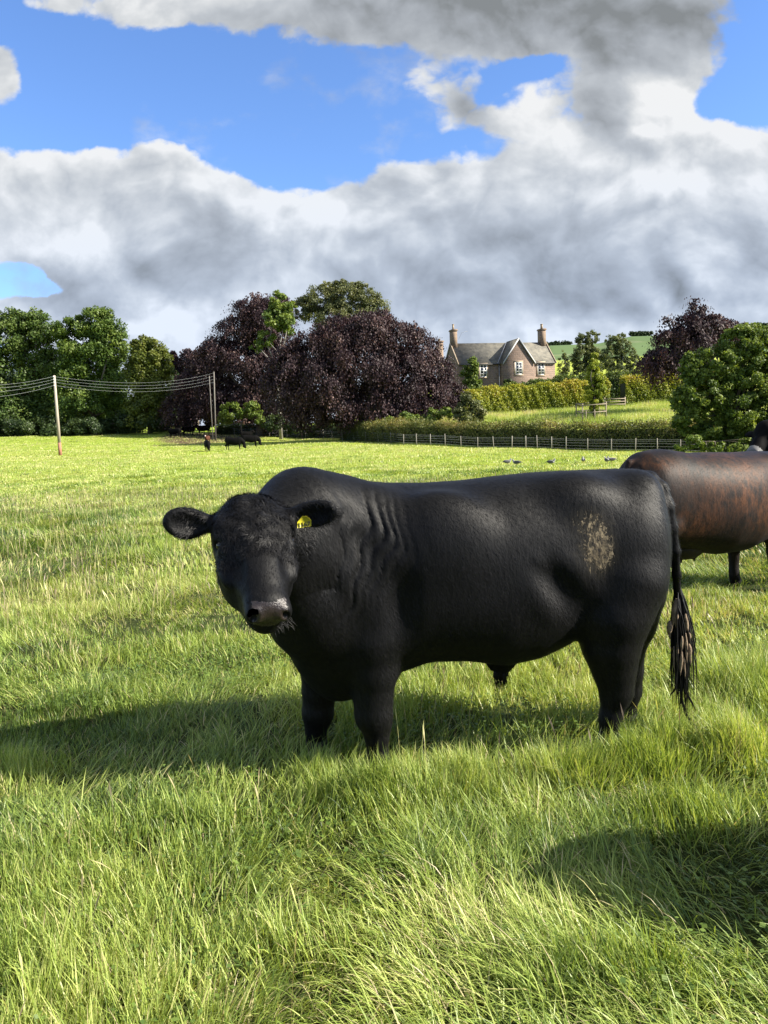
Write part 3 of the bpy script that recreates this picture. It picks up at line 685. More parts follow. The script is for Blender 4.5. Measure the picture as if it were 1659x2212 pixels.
    w1 = np.abs(np.sin(ph*38 + 2.4*np.sin(ph*13) + 1.3*np.sin(Z*5 + ph*6)))**.55; w2 = np.abs(np.sin(ph*74 + 1.3 + 2.2*np.sin(ph*17 + Z*4)))**.7
    B.F[sl] += ((.018*(1 - w1) + .006*(1 - w2))*msk).astype(np.float32)
    # furrows of the brow
    O, u, v, w = fr
    sl, X, Y, Z = B.region(O - .3, O + .3)
    hu = (X-O[0])*u[0] + (Y-O[1])*u[1] + (Z-O[2])*u[2]; hv = (X-O[0])*v[0] + (Y-O[1])*v[1] + (Z-O[2])*v[2]; hw_ = (X-O[0])*w[0] + (Y-O[1])*w[1] + (Z-O[2])*w[2]
    mk = np.exp(-((hv - .13)/.10)**2)*np.exp(-(hu/.13)**2)*np.clip((hw_ + .12)/.05, 0, 1)
    B.F[sl] += (.005*mk*(np.sin(hv*120 + 3*np.sin(hu*25)) + np.sin(hu*90 + 4*np.sin(hv*30)))*.6).astype(np.float32)
    V, Q = B.mesh(2)
    k = V[:, 2].min(); N = vnormals(V, Q)
    base = np.array([.42, 3.75, 0.0])
    root = empty('bull', tuple(base), 'big black bull in the foreground, head turned to the camera, dried mud on its rump', 'bull')
    # nose pad faces get the bare wet skin
    fc = V[Q].mean(1); d = fc - O; lu, lv, lw = d @ u, d @ v, d @ w
    pad = ((lv > .455 - .02*(np.abs(lu)/.06)**2) & (lw > -.118) & (np.abs(lu) < .062) & (lw < -.01)) & ~((np.hypot((np.abs(lu)-.057)/.010, (lw+.058)/.015) < 1))
    lowz = fc[:, 2] < .075
    mi = np.where(pad, 1, np.where(lowz, 2, 0))
    mp = BP(1292, 1188, -.3) - base; m2 = BP(1262, 1200, -.3) - base; m3 = BP(1270, 1120, -.3) - base; mt = BP(1458, 1210, -.04) - base
    black = coat_material('black_coat', (.0011, .0011, .0013), (.0033, .0033, .0039), mud=[(mp[0], mp[1], mp[2], .074, .100, .86), (m2[0], m2[1], m2[2], .17, .22, .40), (m3[0], m3[1], m3[2], .14, .08, .42), (mt[0], mt[1], mt[2], .03, .2, .35)])
    body = link('body', np_mesh('bull_body', V - base, Q, None, None, mi), [black, NOSE_M, HOOF_M], root, True)
    # eyes
    for q in (-1, 1):
        e = MB(); e.ball(L(q*.131, .147, -.089), .0205, 14, 10); e.build('eye', EYE_M, root, True, base)
    # coat hairs
    def flow(p): 
        f = np.zeros_like(p); f[:, 0] = .55; f[:, 2] = -.75; f[:, 1] = .1; return f
    keep = (V[:, 2] > .12); Vk, Nk = V[keep], N[keep]
    dh = Vk - O; onhead = (np.linalg.norm(dh - .2*v, axis=1) < .36)
    body_sel = ~onhead
    v1 = flat_fur(Vk[body_sel], Nk[body_sel], 210000, .020, .0013, flow, .16, 3, .22)
    # curly hair on the poll and forehead, short hair over the face
    hd = dh[onhead]; Vh, Nh = Vk[onhead], Nk[onhead]; lv, lw, lu = hd @ v, hd @ w, hd @ u
    curl = (lv < .25) & (Nh @ w > -.1) & (np.abs(lu) < .15)
    nopad = ~((lv > .43) & (lw > -.14))
    # fringes on the ears
    lw_ = lw; eyed = np.sqrt((np.abs(lu) - .135)**2 + (lv - .147)**2 + (lw + .088)**2) > .040; curl = curl & eyed; nopad = nopad & eyed
    ears = (np.abs(lu) > .17) & (lv < .25)
    v2 = flat_fur(Vh[curl], Nh[curl], 14000, .022, .0018, lambda p: np.tile(v, (len(p), 1)) + .7*np.stack([np.sin(p[:, 2]*70 + p[:, 0]*40), np.cos(p[:, 0]*60), np.sin(p[:, 0]*80)], -1), .5, 4, .5)
    v3 = flat_fur(Vh[nopad], Nh[nopad], 16000, .012, .0014, lambda p: np.tile(v, (len(p), 1)), .3, 5, .3)
    v4 = flat_fur(Vh[ears], Nh[ears], 2200, .026, .0016, lambda p: np.sign((p - O) @ u)[:, None]*u + np.array([0, 0, -.5]), .7, 6, .5)
    g = join_geo([v1, v2, v3, v4]); link('coat', np_mesh('coat', g[0] - base, g[1], g[2]), HAIR_M, root)
    # whiskers and chin hair
    for sd in (-1, 1):
      wk = MB()
      for _ in range(30):
          q = sd; s0 = L(q*random.uniform(.03, .092), random.uniform(.44, .50), random.uniform(-.19, -.10)); o_ = (q*u*random.uniform(.1, .9) + v*random.uniform(.3, .9) - w*random.uniform(-.2, .6)); o_ /= np.linalg.norm(o_); ln = random.uniform(.012, .032)
          wk.tube([s0 - o_*.01, s0 + o_*ln*.6, s0 + o_*ln + np.array([0, 0, -.008])], [.0010, .0007, .0003], 3)
      wk.build('whiskers', simple('whisker', (.02, .02, .022), (.06, .058, .055), 40, .6, spec=.15), root, False, base)
    # sheath hair
    sh = MB()
    for _ in range(110):
        a = BP(1083 + random.uniform(-13, 11), 1440, random.uniform(-.03, .03)); L_ = random.uniform(.05, .115)
        b = a + np.array([random.uniform(-.02, .02), random.uniform(-.02, .02), -L_]); sh.tube([a, (a+b)/2 + np.array([random.uniform(-.008, .008), 0, 0]), b], [.0035, .0028, .0006], 4)
    sh.build('sheath_hair', HAIR_M, root, False, base)
    # tail switch with dried mud locks
    sw = MB()
    for i in range(330):
        x0 = random.gauss(0, 5); y0 = random.uniform(1255, 1310); ln = random.uniform(.45, 1.0); xe = 1475 + x0*1.6 + random.gauss(0, 8)*ln; ye = y0 + (1540 - y0)*ln + random.uniform(-15, 6)
        off = -.04 + random.gauss(0, .018); pts = []
        for j in range(7):
            f = j/6; px = (1464 + x0*.35)*(1-f) + xe*f + math.sin(f*math.pi)*(3 + x0*.8) + math.sin(f*9 + i)*1.6; py = y0*(1-f) + ye*f
            pts.append(BP(px, py, off))
        sw.tube(pts, [.003, .0034, .0034, .003, .0024, .0016, .0005], 4)
    for (xa, ya, xb, yb) in [(1462, 1480, 1447, 1503), (1484, 1500, 1501, 1535), (1480, 1540, 1497, 1575), (1474, 1520, 1484, 1545)]:
        for k_ in range(5):
            j = random.uniform(-2, 2); sw.tube([BP(1468, ya - 50, -.04), BP(xa + j, ya, -.05), BP((xa+xb)/2 + j + 2, (ya+yb)/2, -.05), BP(xb + j, yb, -.05)], [.003, .003, .0022, .0005], 4)
    sw.build('tail_switch', HAIR_M, root, False, base)
    for (x, y, x2, y2, r_, off) in [(1461, 1297, 1453, 1345, .018, -.075), (1447, 1345, 1446, 1368, .016, -.07), (1462, 1320, 1461, 1350, .009, -.085), (1480, 1330, 1487, 1362, .012, -.075), (1488, 1368, 1492, 1385, .008, -.07), (1474, 1378, 1471, 1402, .009, -.085),
                                (1480, 1372, 1484, 1420, .009, -.085), (1489, 1395, 1491, 1425, .012, -.075), (1473, 1412, 1470, 1448, .010, -.085), (1463, 1390, 1462, 1425, .007, -.08), (1478, 1425, 1480, 1455, .006, -.08), (1455, 1400, 1456, 1440, .006, -.07)]:
        off -= .002; a = BP(x, y - 4, off); b = BP(x2, y2 + 12, off + .01); m_ = MB(); n = 7; pts = [a + (b-a)*k_/(n-1) + np.array([random.uniform(-.002, .002), random.uniform(-.002, .002), 0]) for k_ in range(n)]
        m_.tube(pts, [r_*q for q in (.35, .75, .95, .85, .65, .4, .12)], 8); m_.build('mud_clump', MUD_M, root, True, base)
    # ear tag: yellow flap with its management number
    c = P(656, 1128, 2.985); tu = np.array([.98, .15, .10]); tu /= np.linalg.norm(tu); tn = np.array([.15, -.98, -.1]); tv = np.cross(tn, tu); tv /= np.linalg.norm(tv)
    if tv[2] < 0: tv = -tv
    tn = np.cross(tu, tv)
    if tn[1] > 0: tn = -tn
    prof = [(-.027, -.020), (.027, -.020), (.030, .004), (.014, .022), (-.002, .024), (-.024, .004)]
    Vt = [c + a*tu + b*tv + s*tn for s in (0, -.002) for (a, b) in prof]; m_ = MB(); n = 6
    m_.add(Vt, [[i, (i+1) % n, (i+1) % n + n, i + n] for i in range(n)], [[0, i, i+1] for i in range(1, n-1)] + [[n, n+i+1, n+i] for i in range(1, n-1)])
    tg = m_.build('ear_tag', TAG_M, root, False, base)
    cu = bpy.data.curves.new('tag_number', 'FONT'); cu.body = '1167'; cu.size = .024; cu.extrude = .0004; cu.align_x = 'CENTER'; cu.offset = .0006
    to = bpy.data.objects.new('tmp', cu); COL.objects.link(to)
    dg = bpy.context.evaluated_depsgraph_get(); me = bpy.data.meshes.new_from_object(to.evaluated_get(dg)); bpy.data.objects.remove(to)
    vs = np.array([x.co[:] for x in me.vertices]); Wv = c - base + vs[:, :1]*tu + (vs[:, 1:2] - .017)*tv + tn*.0012 + vs[:, 2:3]*tn
    me.vertices.foreach_set('co', Wv.astype(np.float32).ravel()); me.materials.clear(); link('tag_number', me, INK_M, tg)
    return root
build_bull()

# ------------------------------------------------------------------ other cattle: local frame, nose to +x, feet on z=0
def cow_mesh(pose='stand', h=.03, deep=1.0, turn=0.0, belly=1.0):
    B = Body((-1.15, -1.0, -.02), (1.75, 1.0, 1.75), h)
    st = [(-.98, 1.15, .95, .05), (-.93, 1.30, .78, .18), (-.80, 1.39, .66, .25), (-.6, 1.41, .60, .29), (-.3, 1.36, .56, .33), (0, 1.35, .50, .36), (.3, 1.335, .50, .35), (.55, 1.335, .55, .30), (.72, 1.325, .58, .26), (.86, 1.27, .70, .19), (.95, 1.2, .85, .08)]
    B.torso([[x, a, 1.4 - (1.4 - b)*deep, c*belly] for x, a, b, c in st], lambda x: 0*np.asarray(x), .05, 2.3)
    for s in (-1, 1):
        B.ell((-.70, s*.16, .98), (.22, .15, .30), None, .08)
        B.ell((.58, s*.17, .95), (.17, .12, .32), None, .08)
        sx = .06*s
        B.chain([(-.70, s*.17, .75, .15), (-.72 + sx, s*.17, .60, .09), (-.80 + sx, s*.17, .48, .065), (-.77 + sx, s*.17, .25, .045), (-.76 + sx, s*.17, .10, .045), (-.73 + sx, s*.17, .03, .055)], .03)
        B.chain([(.58, s*.17, .72, .12), (.58 - sx, s*.17, .52, .075), (.58 - sx, s*.17, .38, .060), (.585 - sx, s*.17, .15, .042), (.59 - sx, s*.17, .10, .045), (.61 - sx, s*.17, .03, .055)], .03)
    ct, sn = math.cos(turn), math.sin(turn)
    if pose == 'graze':
        n1, n2, poll = (.78, 0, 1.04), (1.02, sn*.15, .80), np.array([1.12 , sn*.25, .62]); nz = poll + .45*np.array([.45*ct, .45*sn, -.80])
    else:
        n1, n2, poll = (.78, 0, 1.18), (1.00 - .1*(1-ct), sn*.25, 1.35), np.array([.95 + .2*ct, sn*.42, 1.50]); nz = poll + .45*np.array([.72*ct, .72*sn, -.62])
    B.chain([(*n1, .24), (*n2, .185), (*(poll + np.array([0, 0, -.09])), .13)], .07)
    B.chain([(.80, 0, .92, .20), (*(np.array(n2) + np.array([0, 0, -.16])), .13), (*(poll + np.array([0, 0, -.16])), .10)], .07)
    fwd = nz - poll; lat = np.cross(fwd, (0, 0, 1.0)) ; lat /= np.linalg.norm(lat)
    fr = head_frame(poll, nz, lat)
    O, u, v, w = fr
    if w @ np.array([0, 0, 1.0]) < 0 and pose != 'graze': u = -u; w = -w
    if pose == 'graze' and w[0]*ct + w[1]*sn < 0: u = -u; w = -w
    fr = (O, u, v, w)
    L, M = add_head(B, fr, .95, max(.03, h))
    for s in (-1, 1):
        base = L(s*.13, .05, -.12); B.ell(L(s*.22, .06, -.13), (.10, .055, max(.024, h)), np.stack([u, v, w], -1), .02)
    B.chain([(-.93, 0, 1.30, .035), (-1.0, 0, 1.1, .03), (-1.0, 0, .7, .022), (-1.0, 0, .55, .05), (-1.0, .0, .42, .025)], .02)
    V, Q = B.mesh(1 if h > .02 else 2); N = vnormals(V, Q)
    return V, Q, N, fr, L
far_black = simple('dark_coat', (.0025, .0025, .0025), (.007, .0065, .0065), 20, .75, spec=.05)
red_coat = simple('red_brown_coat', (.055, .02, .012), (.10, .037, .02), 3, .6)
white_face = simple('white_hair', (.55, .52, .48), (.7, .68, .64), 8, .8)
_cm = {}
def cow_proto(pose, h, turn=0.0):
    k = (pose, h, turn)
    if k not in _cm:
        V, Q, N, fr, L = cow_mesh(pose, h, turn=turn); me = np_mesh('cow_body', V, Q); me.polygons.foreach_set('use_smooth', np.ones(len(me.polygons), bool)); _cm[k] = (me, fr, L)
    return _cm[k]
def place_cow(px, Y, rz, pose, h, label, size=1.0, mat=None, group=None, turn=0.0, X=None, cat='cow'):
    me, fr, L = cow_proto(pose, h, turn)
    if mat is not None: me = me.copy()
    x = (px - 830)/FPX*Y if X is None else X
    if X is None:
        for _ in range(3): x += ((px - proj((x, Y, float(ground_z(x, Y)) + .6))[0]))/FPX*Y
    root = empty('calf' if cat == 'calf' else 'cow', (x, Y, float(ground_z(x, Y)) - .01), label, cat, group, rz); root.scale = (size,)*3
    o = bpy.data.objects.new('body', me); COL.objects.link(o); o.parent = root
    if not me.materials: me.materials.append(mat or far_black)
    return root, L
G1 = 'black cattle far away at the tree edge'
place_cow(506, 83, R(-6), 'graze', .035, 'small black cow grazing side on, the middle one of the three grazing in the sun', group=G1)
place_cow(541, 91, R(4), 'graze', .035, 'small black cow grazing at the right of the group, nearest to the fence', group=G1)
place_cow(448, 77, R(-70), 'graze', .035, 'small black calf seen end on, grazing left of the other two in the sun', .8, group=G1, cat='calf')
place_cow(377, 117, R(172), 'stand', .035, 'black cow standing in tree shade, left of the cattle by the gate', group=G1)
place_cow(408, 121, R(5), 'stand', .035, 'black cow standing side on in shade right in front of the field gate rails', group=G1)
place_cow(440, 123, R(176), 'stand', .035, 'black cow in deep shade beneath the pale leaning trunk beside the gate', 1.1, group=G1)
place_cow(532, 112, R(10), 'stand', .035, 'dark cow partly hidden behind the right-hand grazing cow', .9, group=G1)
# red calf with a white face
def red_calf():
    r, L = place_cow(448, 106, R(-95), 'stand', .03, 'red-brown calf with a white face standing in the shade by the gate', .72, mat=red_coat, cat='calf')
    m = MB(); c = L(0, .2, -.06); m.ball(c, (.10, .10, .17)); m.build('face_blaze', white_face, r, True)
red_calf()

# brown-tinged cow behind the bull on the right
def build_brown_cow():
    Y0 = 6.98
    V, Q, N, fr, L = cow_mesh('graze', .014, deep=1.12, turn=0.0, belly=1.12)
    x0 = (P(1352, 1010, Y0 - .42)[0] + .88); base = np.array([x0, Y0, float(ground_z(x0, Y0))])
    # udder
    rz = R(25); root = empty('cow', tuple(base), 'large black cow with a reddish-brown sunbleached flank, standing behind the bull at the right edge', 'cow', None, rz); root.scale = (1.0, 1.0, .965)
    coat = coat_material('brown_black_coat', (.003, .0027, .0027), (.009, .007, .0065),
        brown={'spots': [(-.25, 0, 1.18, .42, .16), (-.05, 0, .98, .30, .16), (-.52, 0, .76, .24, .16), (.25, 0, .95, .30, .35), (.55, 0, .75, .12, .25), (-.8, 0, 1.3, .12, .06)], 'c1': (.024, .009, .004), 'c2': (.125, .050, .021)})
    o = link('body', np_mesh('cow_body', V, Q), coat, root, True)
    v1 = flat_fur(V, N, 42000, .015, .0022, lambda p: np.tile([-.6, 0, -.7], (len(p), 1)), .14, 8, .3)
    hair = coat_material('brown_black_hair', (.007, .006, .006), (.02, .015, .013), brown={'spots': [(-.25, 0, 1.18, .42, .16), (-.05, 0, .98, .30, .16), (-.52, 0, .76, .24, .16), (.25, 0, .95, .30, .35), (.55, 0, .75, .12, .25)], 'c1': (.035, .015, .007), 'c2': (.13, .058, .028)})
    link('coat', np_mesh('coat', *v1), hair, root)
    u_ = Body((-.6, -.3, .25), (.1, .3, .75), .015); u_.ell((-.30, 0, .50), (.22, .15, .13), None, .03)
    for a in (-.40, -.24):
        for s in (-1, 1): u_.cone((a, s*.06, .44), (a, s*.06, .36), .018, .012, .02)
    Vu, Qu = u_.mesh(1); link('udder', np_mesh('udder', Vu, Qu), simple('udder_skin', (.008, .006, .005), (.016, .010, .008), 8, .6), root, True)
    for s in (-1, 1):
        m = MB(); m.ball(L(s*.128, .185, -.095), .02, 10, 8); m.build('eye', EYE_M, root, True)
build_brown_cow()
def build_peeking_cow():
    Y0 = 9.4
    V, Q, N, fr, L = cow_mesh('stand', .015, turn=.0)
    O, u, v, w = fr; fc = V[Q].mean(1) - O; lu, lv, lw = fc @ u, fc @ v, fc @ w
    ring = (lv > .375) & (lv < .43); pad = lv >= .43
    nz = O + .45*v
    rz = R(213); c, s = math.cos(rz), math.sin(rz); tgt = P(1620, 970, Y0)
    g = float(ground_z(tgt[0] + 1.2, Y0 + .8)); zs = (tgt[2] - g)/nz[2]*1.0
    root = empty('cow', (tgt[0] - (c*nz[0] - s*nz[1])*zs, tgt[1] - (s*nz[0] + c*nz[1])*zs, g), 'black cow with a pale-ringed muzzle peeping over the back of the brown-flanked cow', 'cow', None, rz); root.scale = (zs,)*3
    link('body', np_mesh('cow_body', V, Q, None, None, np.where(ring, 1, np.where(pad, 2, 0))), [far_black, simple('grey_ring', (.10, .098, .098), (.19, .185, .18), 12, .8), simple('grey_nose', (.07, .07, .075), (.12, .12, .125), 20, .4)], root, True)
    for s_ in (-1, 1):
        m = MB(); m.ball(L(s_*.128, .185, -.095), .021, 10, 8); m.build('eye', EYE_M, root, True)
build_peeking_cow()
# two more of the herd stand just right of the frame; only their shadows reach the picture
place_cow(0, 2.25, R(4), 'stand', .02, 'black cow standing outside the picture to the right of the camera', X=3.0, size=.9)
place_cow(0, 4.25, R(8), 'stand', .02, 'black cow standing outside the picture to the right, beyond the bull', X=4.9)

# ------------------------------------------------------------------ birds
def build_birds():
    gm = simple('bird_feather', (.16, .16, .17), (.34, .33, .32), 30, .7); dm = simple('bird_wing', (.05, .05, .055), (.10, .10, .10), 30, .7)
    proto = empty('pigeon', (0, 0, 0), '', 'bird', 'pigeons feeding in the grass beyond the bull')
    b = MB(); b.ball((0, 0, .12), (.15, .075, .075), 14, 10); b.ball((.13, 0, .17), (.04, .035, .06), 10, 8); b.ball((.15, 0, .215), .036, 10, 8); b.tube([(.18, 0, .215), (.215, 0, .205)], [.008, .001], 5); b.build('body', gm, proto, True)
    for s in (-1, 1):
        w = MB(); w.ball((-.03, s*.065, .135), (.14, .018, .055), 12, 8); w.build('wing', dm, proto, True)
        l = MB(); l.tube([(.0, s*.03, .06), (.01, s*.03, .0)], [.008, .005], 5); l.build('leg', simple('bird_leg', (.3, .1, .08)), proto)
    t = MB(); t.ball((-.19, 0, .11), (.08, .035, .012), 10, 6); t.build('tail', dm, proto, True)
    spots = [(1096, 34, 10, 'grey bird at the left end of the row feeding beyond the bull'), (1116, 33, 150, 'small grey bird, second from the left of the row beyond the bull'), (1190, 33.5, -15, 'dark mottled bird in the middle of the row beyond the bull'),
             (1260, 34, 80, 'upright grey bird, third from the right of the row beyond the bull'), (1311, 33.5, 100, 'upright bird, left one of the close pair near the brown cow'), (1321, 33.8, 185, 'pale grey bird, right one of the close pair near the brown cow')]
    for i, (px, Y, a, lab) in enumerate(spots):
        o = proto if i == 0 else copy_tree(proto); x = P(px, 1004, Y)[0]
        o.location = (x, Y, float(ground_z(x, Y)) + .08); o.rotation_euler.z = R(a); o['label'] = lab; o.scale = (1.05,)*3
build_birds()
#NEXT
# ------------------------------------------------------------------ foliage
def foliage(clumps, n, size, seed, droop=0.0, sub=16, subr=.36, frond=1, zlo=None, flat=0.0):
    rng = np.random.default_rng(seed); C = np.array([c[0] for c in clumps]); Rr = np.array([c[1] for c in clumps])
    wts = (Rr[:, 0]*Rr[:, 2] + Rr[:, 0]*Rr[:, 1]); wts /= wts.sum()
    k = len(C); sd = unit(k*sub, rng).reshape(k, sub, 3); sc = C[:, None] + sd*Rr[:, None]*rng.uniform(.55, .95, (k, sub, 1)); srr = Rr.mean(1)[:, None]*subr*rng.uniform(.55, 1.25, (k, sub))
    st = rng.random((k, sub)); nf = n//frond
    ci = rng.choice(k, nf, p=wts); si = rng.integers(0, sub, nf)
    dr = unit(nf, rng); rad = rng.random(nf)**.42*1.12
    p = sc[ci, si] + dr*(srr[ci, si]*rad)[:, None]*np.array([1, 1, .8]); tint = .55*st[ci, si] + .45*rng.random(nf)
    if frond > 1:
        out = p - C[ci]; out[:, 2] *= .3; out /= np.linalg.norm(out, axis=1)[:, None] + 1e-9; out += rng.normal(0, .35, (nf, 3))
        fl = size*rng.uniform(3.0, 6.0, nf); s = np.linspace(0, 1, frond)
        P_ = p[:, None] + out[:, None]*(s*.8)[None, :, None]*fl[:, None, None]; P_[..., 2] -= (s**1.7)[None]*fl[:, None]*droop
        P_ += rng.normal(0, size*.28, P_.shape); p = P_.reshape(-1, 3); tint = np.clip(np.repeat(tint, frond) + rng.normal(0, .1, nf*frond), 0, 1); ci = np.repeat(ci, frond)
    m = len(p); nr = unit(m, rng)*.8 + (p - C[ci])/(Rr[ci].mean(1)[:, None]) + np.array([0, 0, .5])
    ax = unit(m, rng) + np.array([0, 0, -1.0])*(droop*1.5 + .2)
    L = size*rng.uniform(.7, 1.4, m); V, Q = leaf_quads(p, ax, nr, L, L*rng.uniform(.5, .8, m))
    if zlo is not None: V[:, 2] = np.maximum(V[:, 2], zlo)
    return V, Q, np.repeat(tint, 4)
BARK = simple('bark', (.055, .045, .035), (.12, .10, .08), 6, .9, .02, 14, (1, 1, .3))
PALE_BARK = simple('pale_bark', (.16, .14, .12), (.30, .28, .25), 5, .9, .02, 14, (1, 1, .3))
GREEN = leaf_mat('green_leaf', [(0, (.030, .058, .013)), (.5, (.068, .112, .023)), (1, (.14, .18, .042))], .30)
YGREEN = leaf_mat('bright_leaf', [(0, (.055, .095, .018)), (.5, (.125, .18, .032)), (1, (.21, .26, .055))], .33)
OLIVE = leaf_mat('ash_leaf', [(0, (.055, .07, .026)), (.5, (.11, .125, .045)), (1, (.20, .20, .085))], .30)
BLUEG = leaf_mat('birch_leaf', [(0, (.045, .065, .026)), (.5, (.11, .135, .055)), (1, (.21, .235, .10))], .35)
COPPER = leaf_mat('copper_leaf', [(0, (.014, .008, .012)), (.5, (.034, .019, .023)), (.85, (.070, .040, .040)), (1, (.13, .075, .06))], .14, .55, .22, (1.3, .6, .5))
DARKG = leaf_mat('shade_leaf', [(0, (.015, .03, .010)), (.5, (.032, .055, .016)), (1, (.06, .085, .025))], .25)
HEDGEY = leaf_mat('beech_hedge_leaf', [(0, (.06, .10, .015)), (.35, (.17, .21, .022)), (.7, (.31, .32, .032)), (.9, (.42, .34, .05)), (1, (.36, .22, .07))], .3)
HEDGEG = leaf_mat('hedge_leaf', [(0, (.025, .05, .012)), (.5, (.06, .10, .02)), (1, (.12, .15, .035))], .3)
HEDGET = leaf_mat('hawthorn_leaf', [(0, (.035, .055, .015)), (.5, (.09, .11, .028)), (.8, (.20, .19, .06)), (1, (.30, .22, .10))], .3)
def tree(name, label, cat, Y, cl, base_px, n, size, mat, seed, group=None, trunk_r=.35, bark=None, depth=.85, droop=0.0, frond=1, sub=16, subr=.36, limbs=True, ground=True, cluster=1):
    """cl: crown lobes as (px, py, rx, ry[, dY]) at real distance Y"""
    clumps = []
    for c in cl:
        px, py, rx, ry = c[:4]; dY = c[4] if len(c) > 4 else 0.0; yy = Y + dY; s = yy/FPX
        clumps.append((P(px, py, yy), (rx*s, rx*s*depth, ry*s)))
    bx = P(base_px, 900, Y)[0]; gz = float(ground_z(bx, Y)); base = np.array([bx, Y, gz])
    root = empty(name, tuple(base), label, cat, group)
    V, Q, T = foliage(clumps, n, size, seed, droop, sub, subr, frond, gz - .05)
    link('crown', np_mesh('crown', V - base, Q, None, {'tint': T}), mat, root)
    m = MB(); rng = np.random.default_rng(seed); C = np.array([c[0] for c in clumps]); top = C[:, 2].max(); low = C[:, 2].min()
    fork = base + np.array([0, 0, max(1.0, (low - gz)*.75 if low - gz > 1.5 else (top - gz)*.35)])
    m.tube([base - [0, 0, .2], base*.4 + fork*.6 + rng.normal(0, trunk_r*.2, 3), fork], [trunk_r*1.3, trunk_r, trunk_r*.85], 9)
    for c, r in clumps:
        e = c + np.array([0, 0, -r[2]*.1]); mid = (fork + e)/2 + rng.normal(0, .08, 3)*np.linalg.norm(e - fork) + np.array([0, 0, r[2]*.12]); m.tube([fork, mid, e], [trunk_r*.6, trunk_r*.34, trunk_r*.12], 6)
        for _ in range(4):
            q = e + unit(1, rng)[0]*np.array(r)*.8; m.tube([mid*.4 + e*.6, (e + q)/2 + [0, 0, .1], q], [trunk_r*.18, trunk_r*.1, trunk_r*.03], 4)
    m.build('trunk', bark or BARK, root, True, base)
    return root
GT = 'trees standing behind the field'
tree('tree', 'broad dark green sycamore at the left edge, behind the utility pole', 'tree', 129, [(-50, 760, 60, 80), (-30, 870, 70, 80), (20, 735, 50, 60), (55, 720, 45, 50), (100, 735, 40, 55), (25, 820, 70, 70), (95, 820, 55, 70), (40, 890, 70, 50), (105, 895, 45, 45), (75, 690, 30, 25), (25, 690, 32, 22)], 45, 80000, .36, GREEN, 21, GT, .45, sub=44, subr=.33)
tree('tree', 'tall lighter green tree with a rounded top, right of the utility pole', 'tree', 127, [(165, 730, 45, 55), (205, 700, 40, 35), (240, 740, 38, 50), (200, 780, 60, 60), (155, 820, 45, 60), (240, 830, 40, 60), (190, 880, 60, 50), (255, 885, 28, 40), (225, 680, 22, 14)], 200, 70000, .36, leaf_mat('lime_leaf', [(0, (.035, .07, .012)), (.5, (.08, .13, .022)), (1, (.155, .20, .04))], .3), 22, GT, .4, sub=44, subr=.33)
tree('tree', 'smaller round-topped yellowish green tree between the tall green tree and the copper beeches', 'tree', 124, [(320, 765, 40, 38), (305, 750, 25, 25), (345, 790, 30, 40), (300, 810, 35, 50), (340, 850, 38, 45), (315, 885, 45, 40)], 322, 44000, .34, leaf_mat('olive_leaf', [(0, (.045, .065, .012)), (.5, (.10, .125, .02)), (1, (.19, .20, .04))], .3), 23, GT, .35, sub=40, subr=.34)
tree('tree', 'distant purple-grey tree seen in the gap left of the copper beeches', 'tree', 150, [(400, 775, 35, 22), (430, 790, 40, 40), (375, 800, 25, 30), (400, 840, 40, 50), (345, 850, 30, 50), (450, 870, 50, 60), (390, 890, 50, 45), (510, 890, 50, 50)], 400, 42000, .42, COPPER, 24, GT, .3)
tree('copper_beech', 'copper beech left of the largest one, stepping down leftwards', 'tree', 120, [(545, 665, 38, 30), (580, 700, 50, 50), (515, 715, 42, 38), (600, 660, 30, 25), (470, 765, 42, 40), (530, 780, 60, 50), (440, 800, 40, 45), (600, 790, 60, 60), (415, 850, 38, 50), (480, 850, 40, 40), (545, 855, 55, 45), (610, 870, 60, 50), (380, 880, 25, 40)], 560, 110000, .27, COPPER, 25, 'copper beech trees', .6, None, .85, .9, 6, 50, .28)
tree('ash_tree', 'light green narrow tree growing up between the two big copper beeches', 'tree', 113, [(600, 655, 22, 26), (590, 690, 25, 30), (615, 690, 24, 32), (575, 730, 18, 18), (625, 665, 18, 20), (555, 745, 14, 14)], 605, 9000, .34, YGREEN, 26, GT, .22, PALE_BARK)
tree('ash_tree', 'feathery olive-green tree top rising behind the large copper beech', 'tree', 128, [(690, 650, 42, 34), (740, 635, 45, 30), (785, 640, 35, 30), (655, 665, 30, 30), (815, 668, 28, 26), (720, 690, 60, 40), (780, 690, 50, 35), (770, 622, 18, 14), (705, 622, 18, 14)], 740, 46000, .26, OLIVE, 27, GT, .4, PALE_BARK, .8, .3, 1, 60, .26)
tree('copper_beech', 'largest copper beech, a wide dark purple dome drooping almost to the ground', 'tree', 97, [(790, 710, 60, 40), (730, 730, 60, 45), (850, 730, 55, 42), (665, 760, 50, 40), (905, 765, 42, 48), (620, 790, 48, 42), (780, 790, 90, 60), (870, 810, 70, 60), (945, 800, 30, 45), (700, 820, 80, 60), (610, 840, 50, 45), (925, 850, 45, 45), (970, 845, 30, 42), (820, 865, 80, 45), (730, 880, 60, 34), (890, 885, 55, 26), (660, 880, 40, 36), (820, 690, 30, 22), (895, 720, 25, 20), (980, 870, 18, 18)], 800, 190000, .23, COPPER, 28, 'copper beech trees', .75, None, .78, 1.0, 6, 60, .27)
tree('tree', 'dark tree filling the background between and behind the left-hand green trees', 'tree', 146, [(-20, 850, 70, 70), (60, 860, 70, 70), (130, 850, 60, 75), (210, 860, 60, 70), (280, 850, 50, 60), (340, 850, 50, 60), (-60, 900, 60, 40), (90, 905, 90, 40), (250, 905, 90, 40)], 160, 36000, .55, DARKG, 44, GT, .4, sub=30, subr=.45)
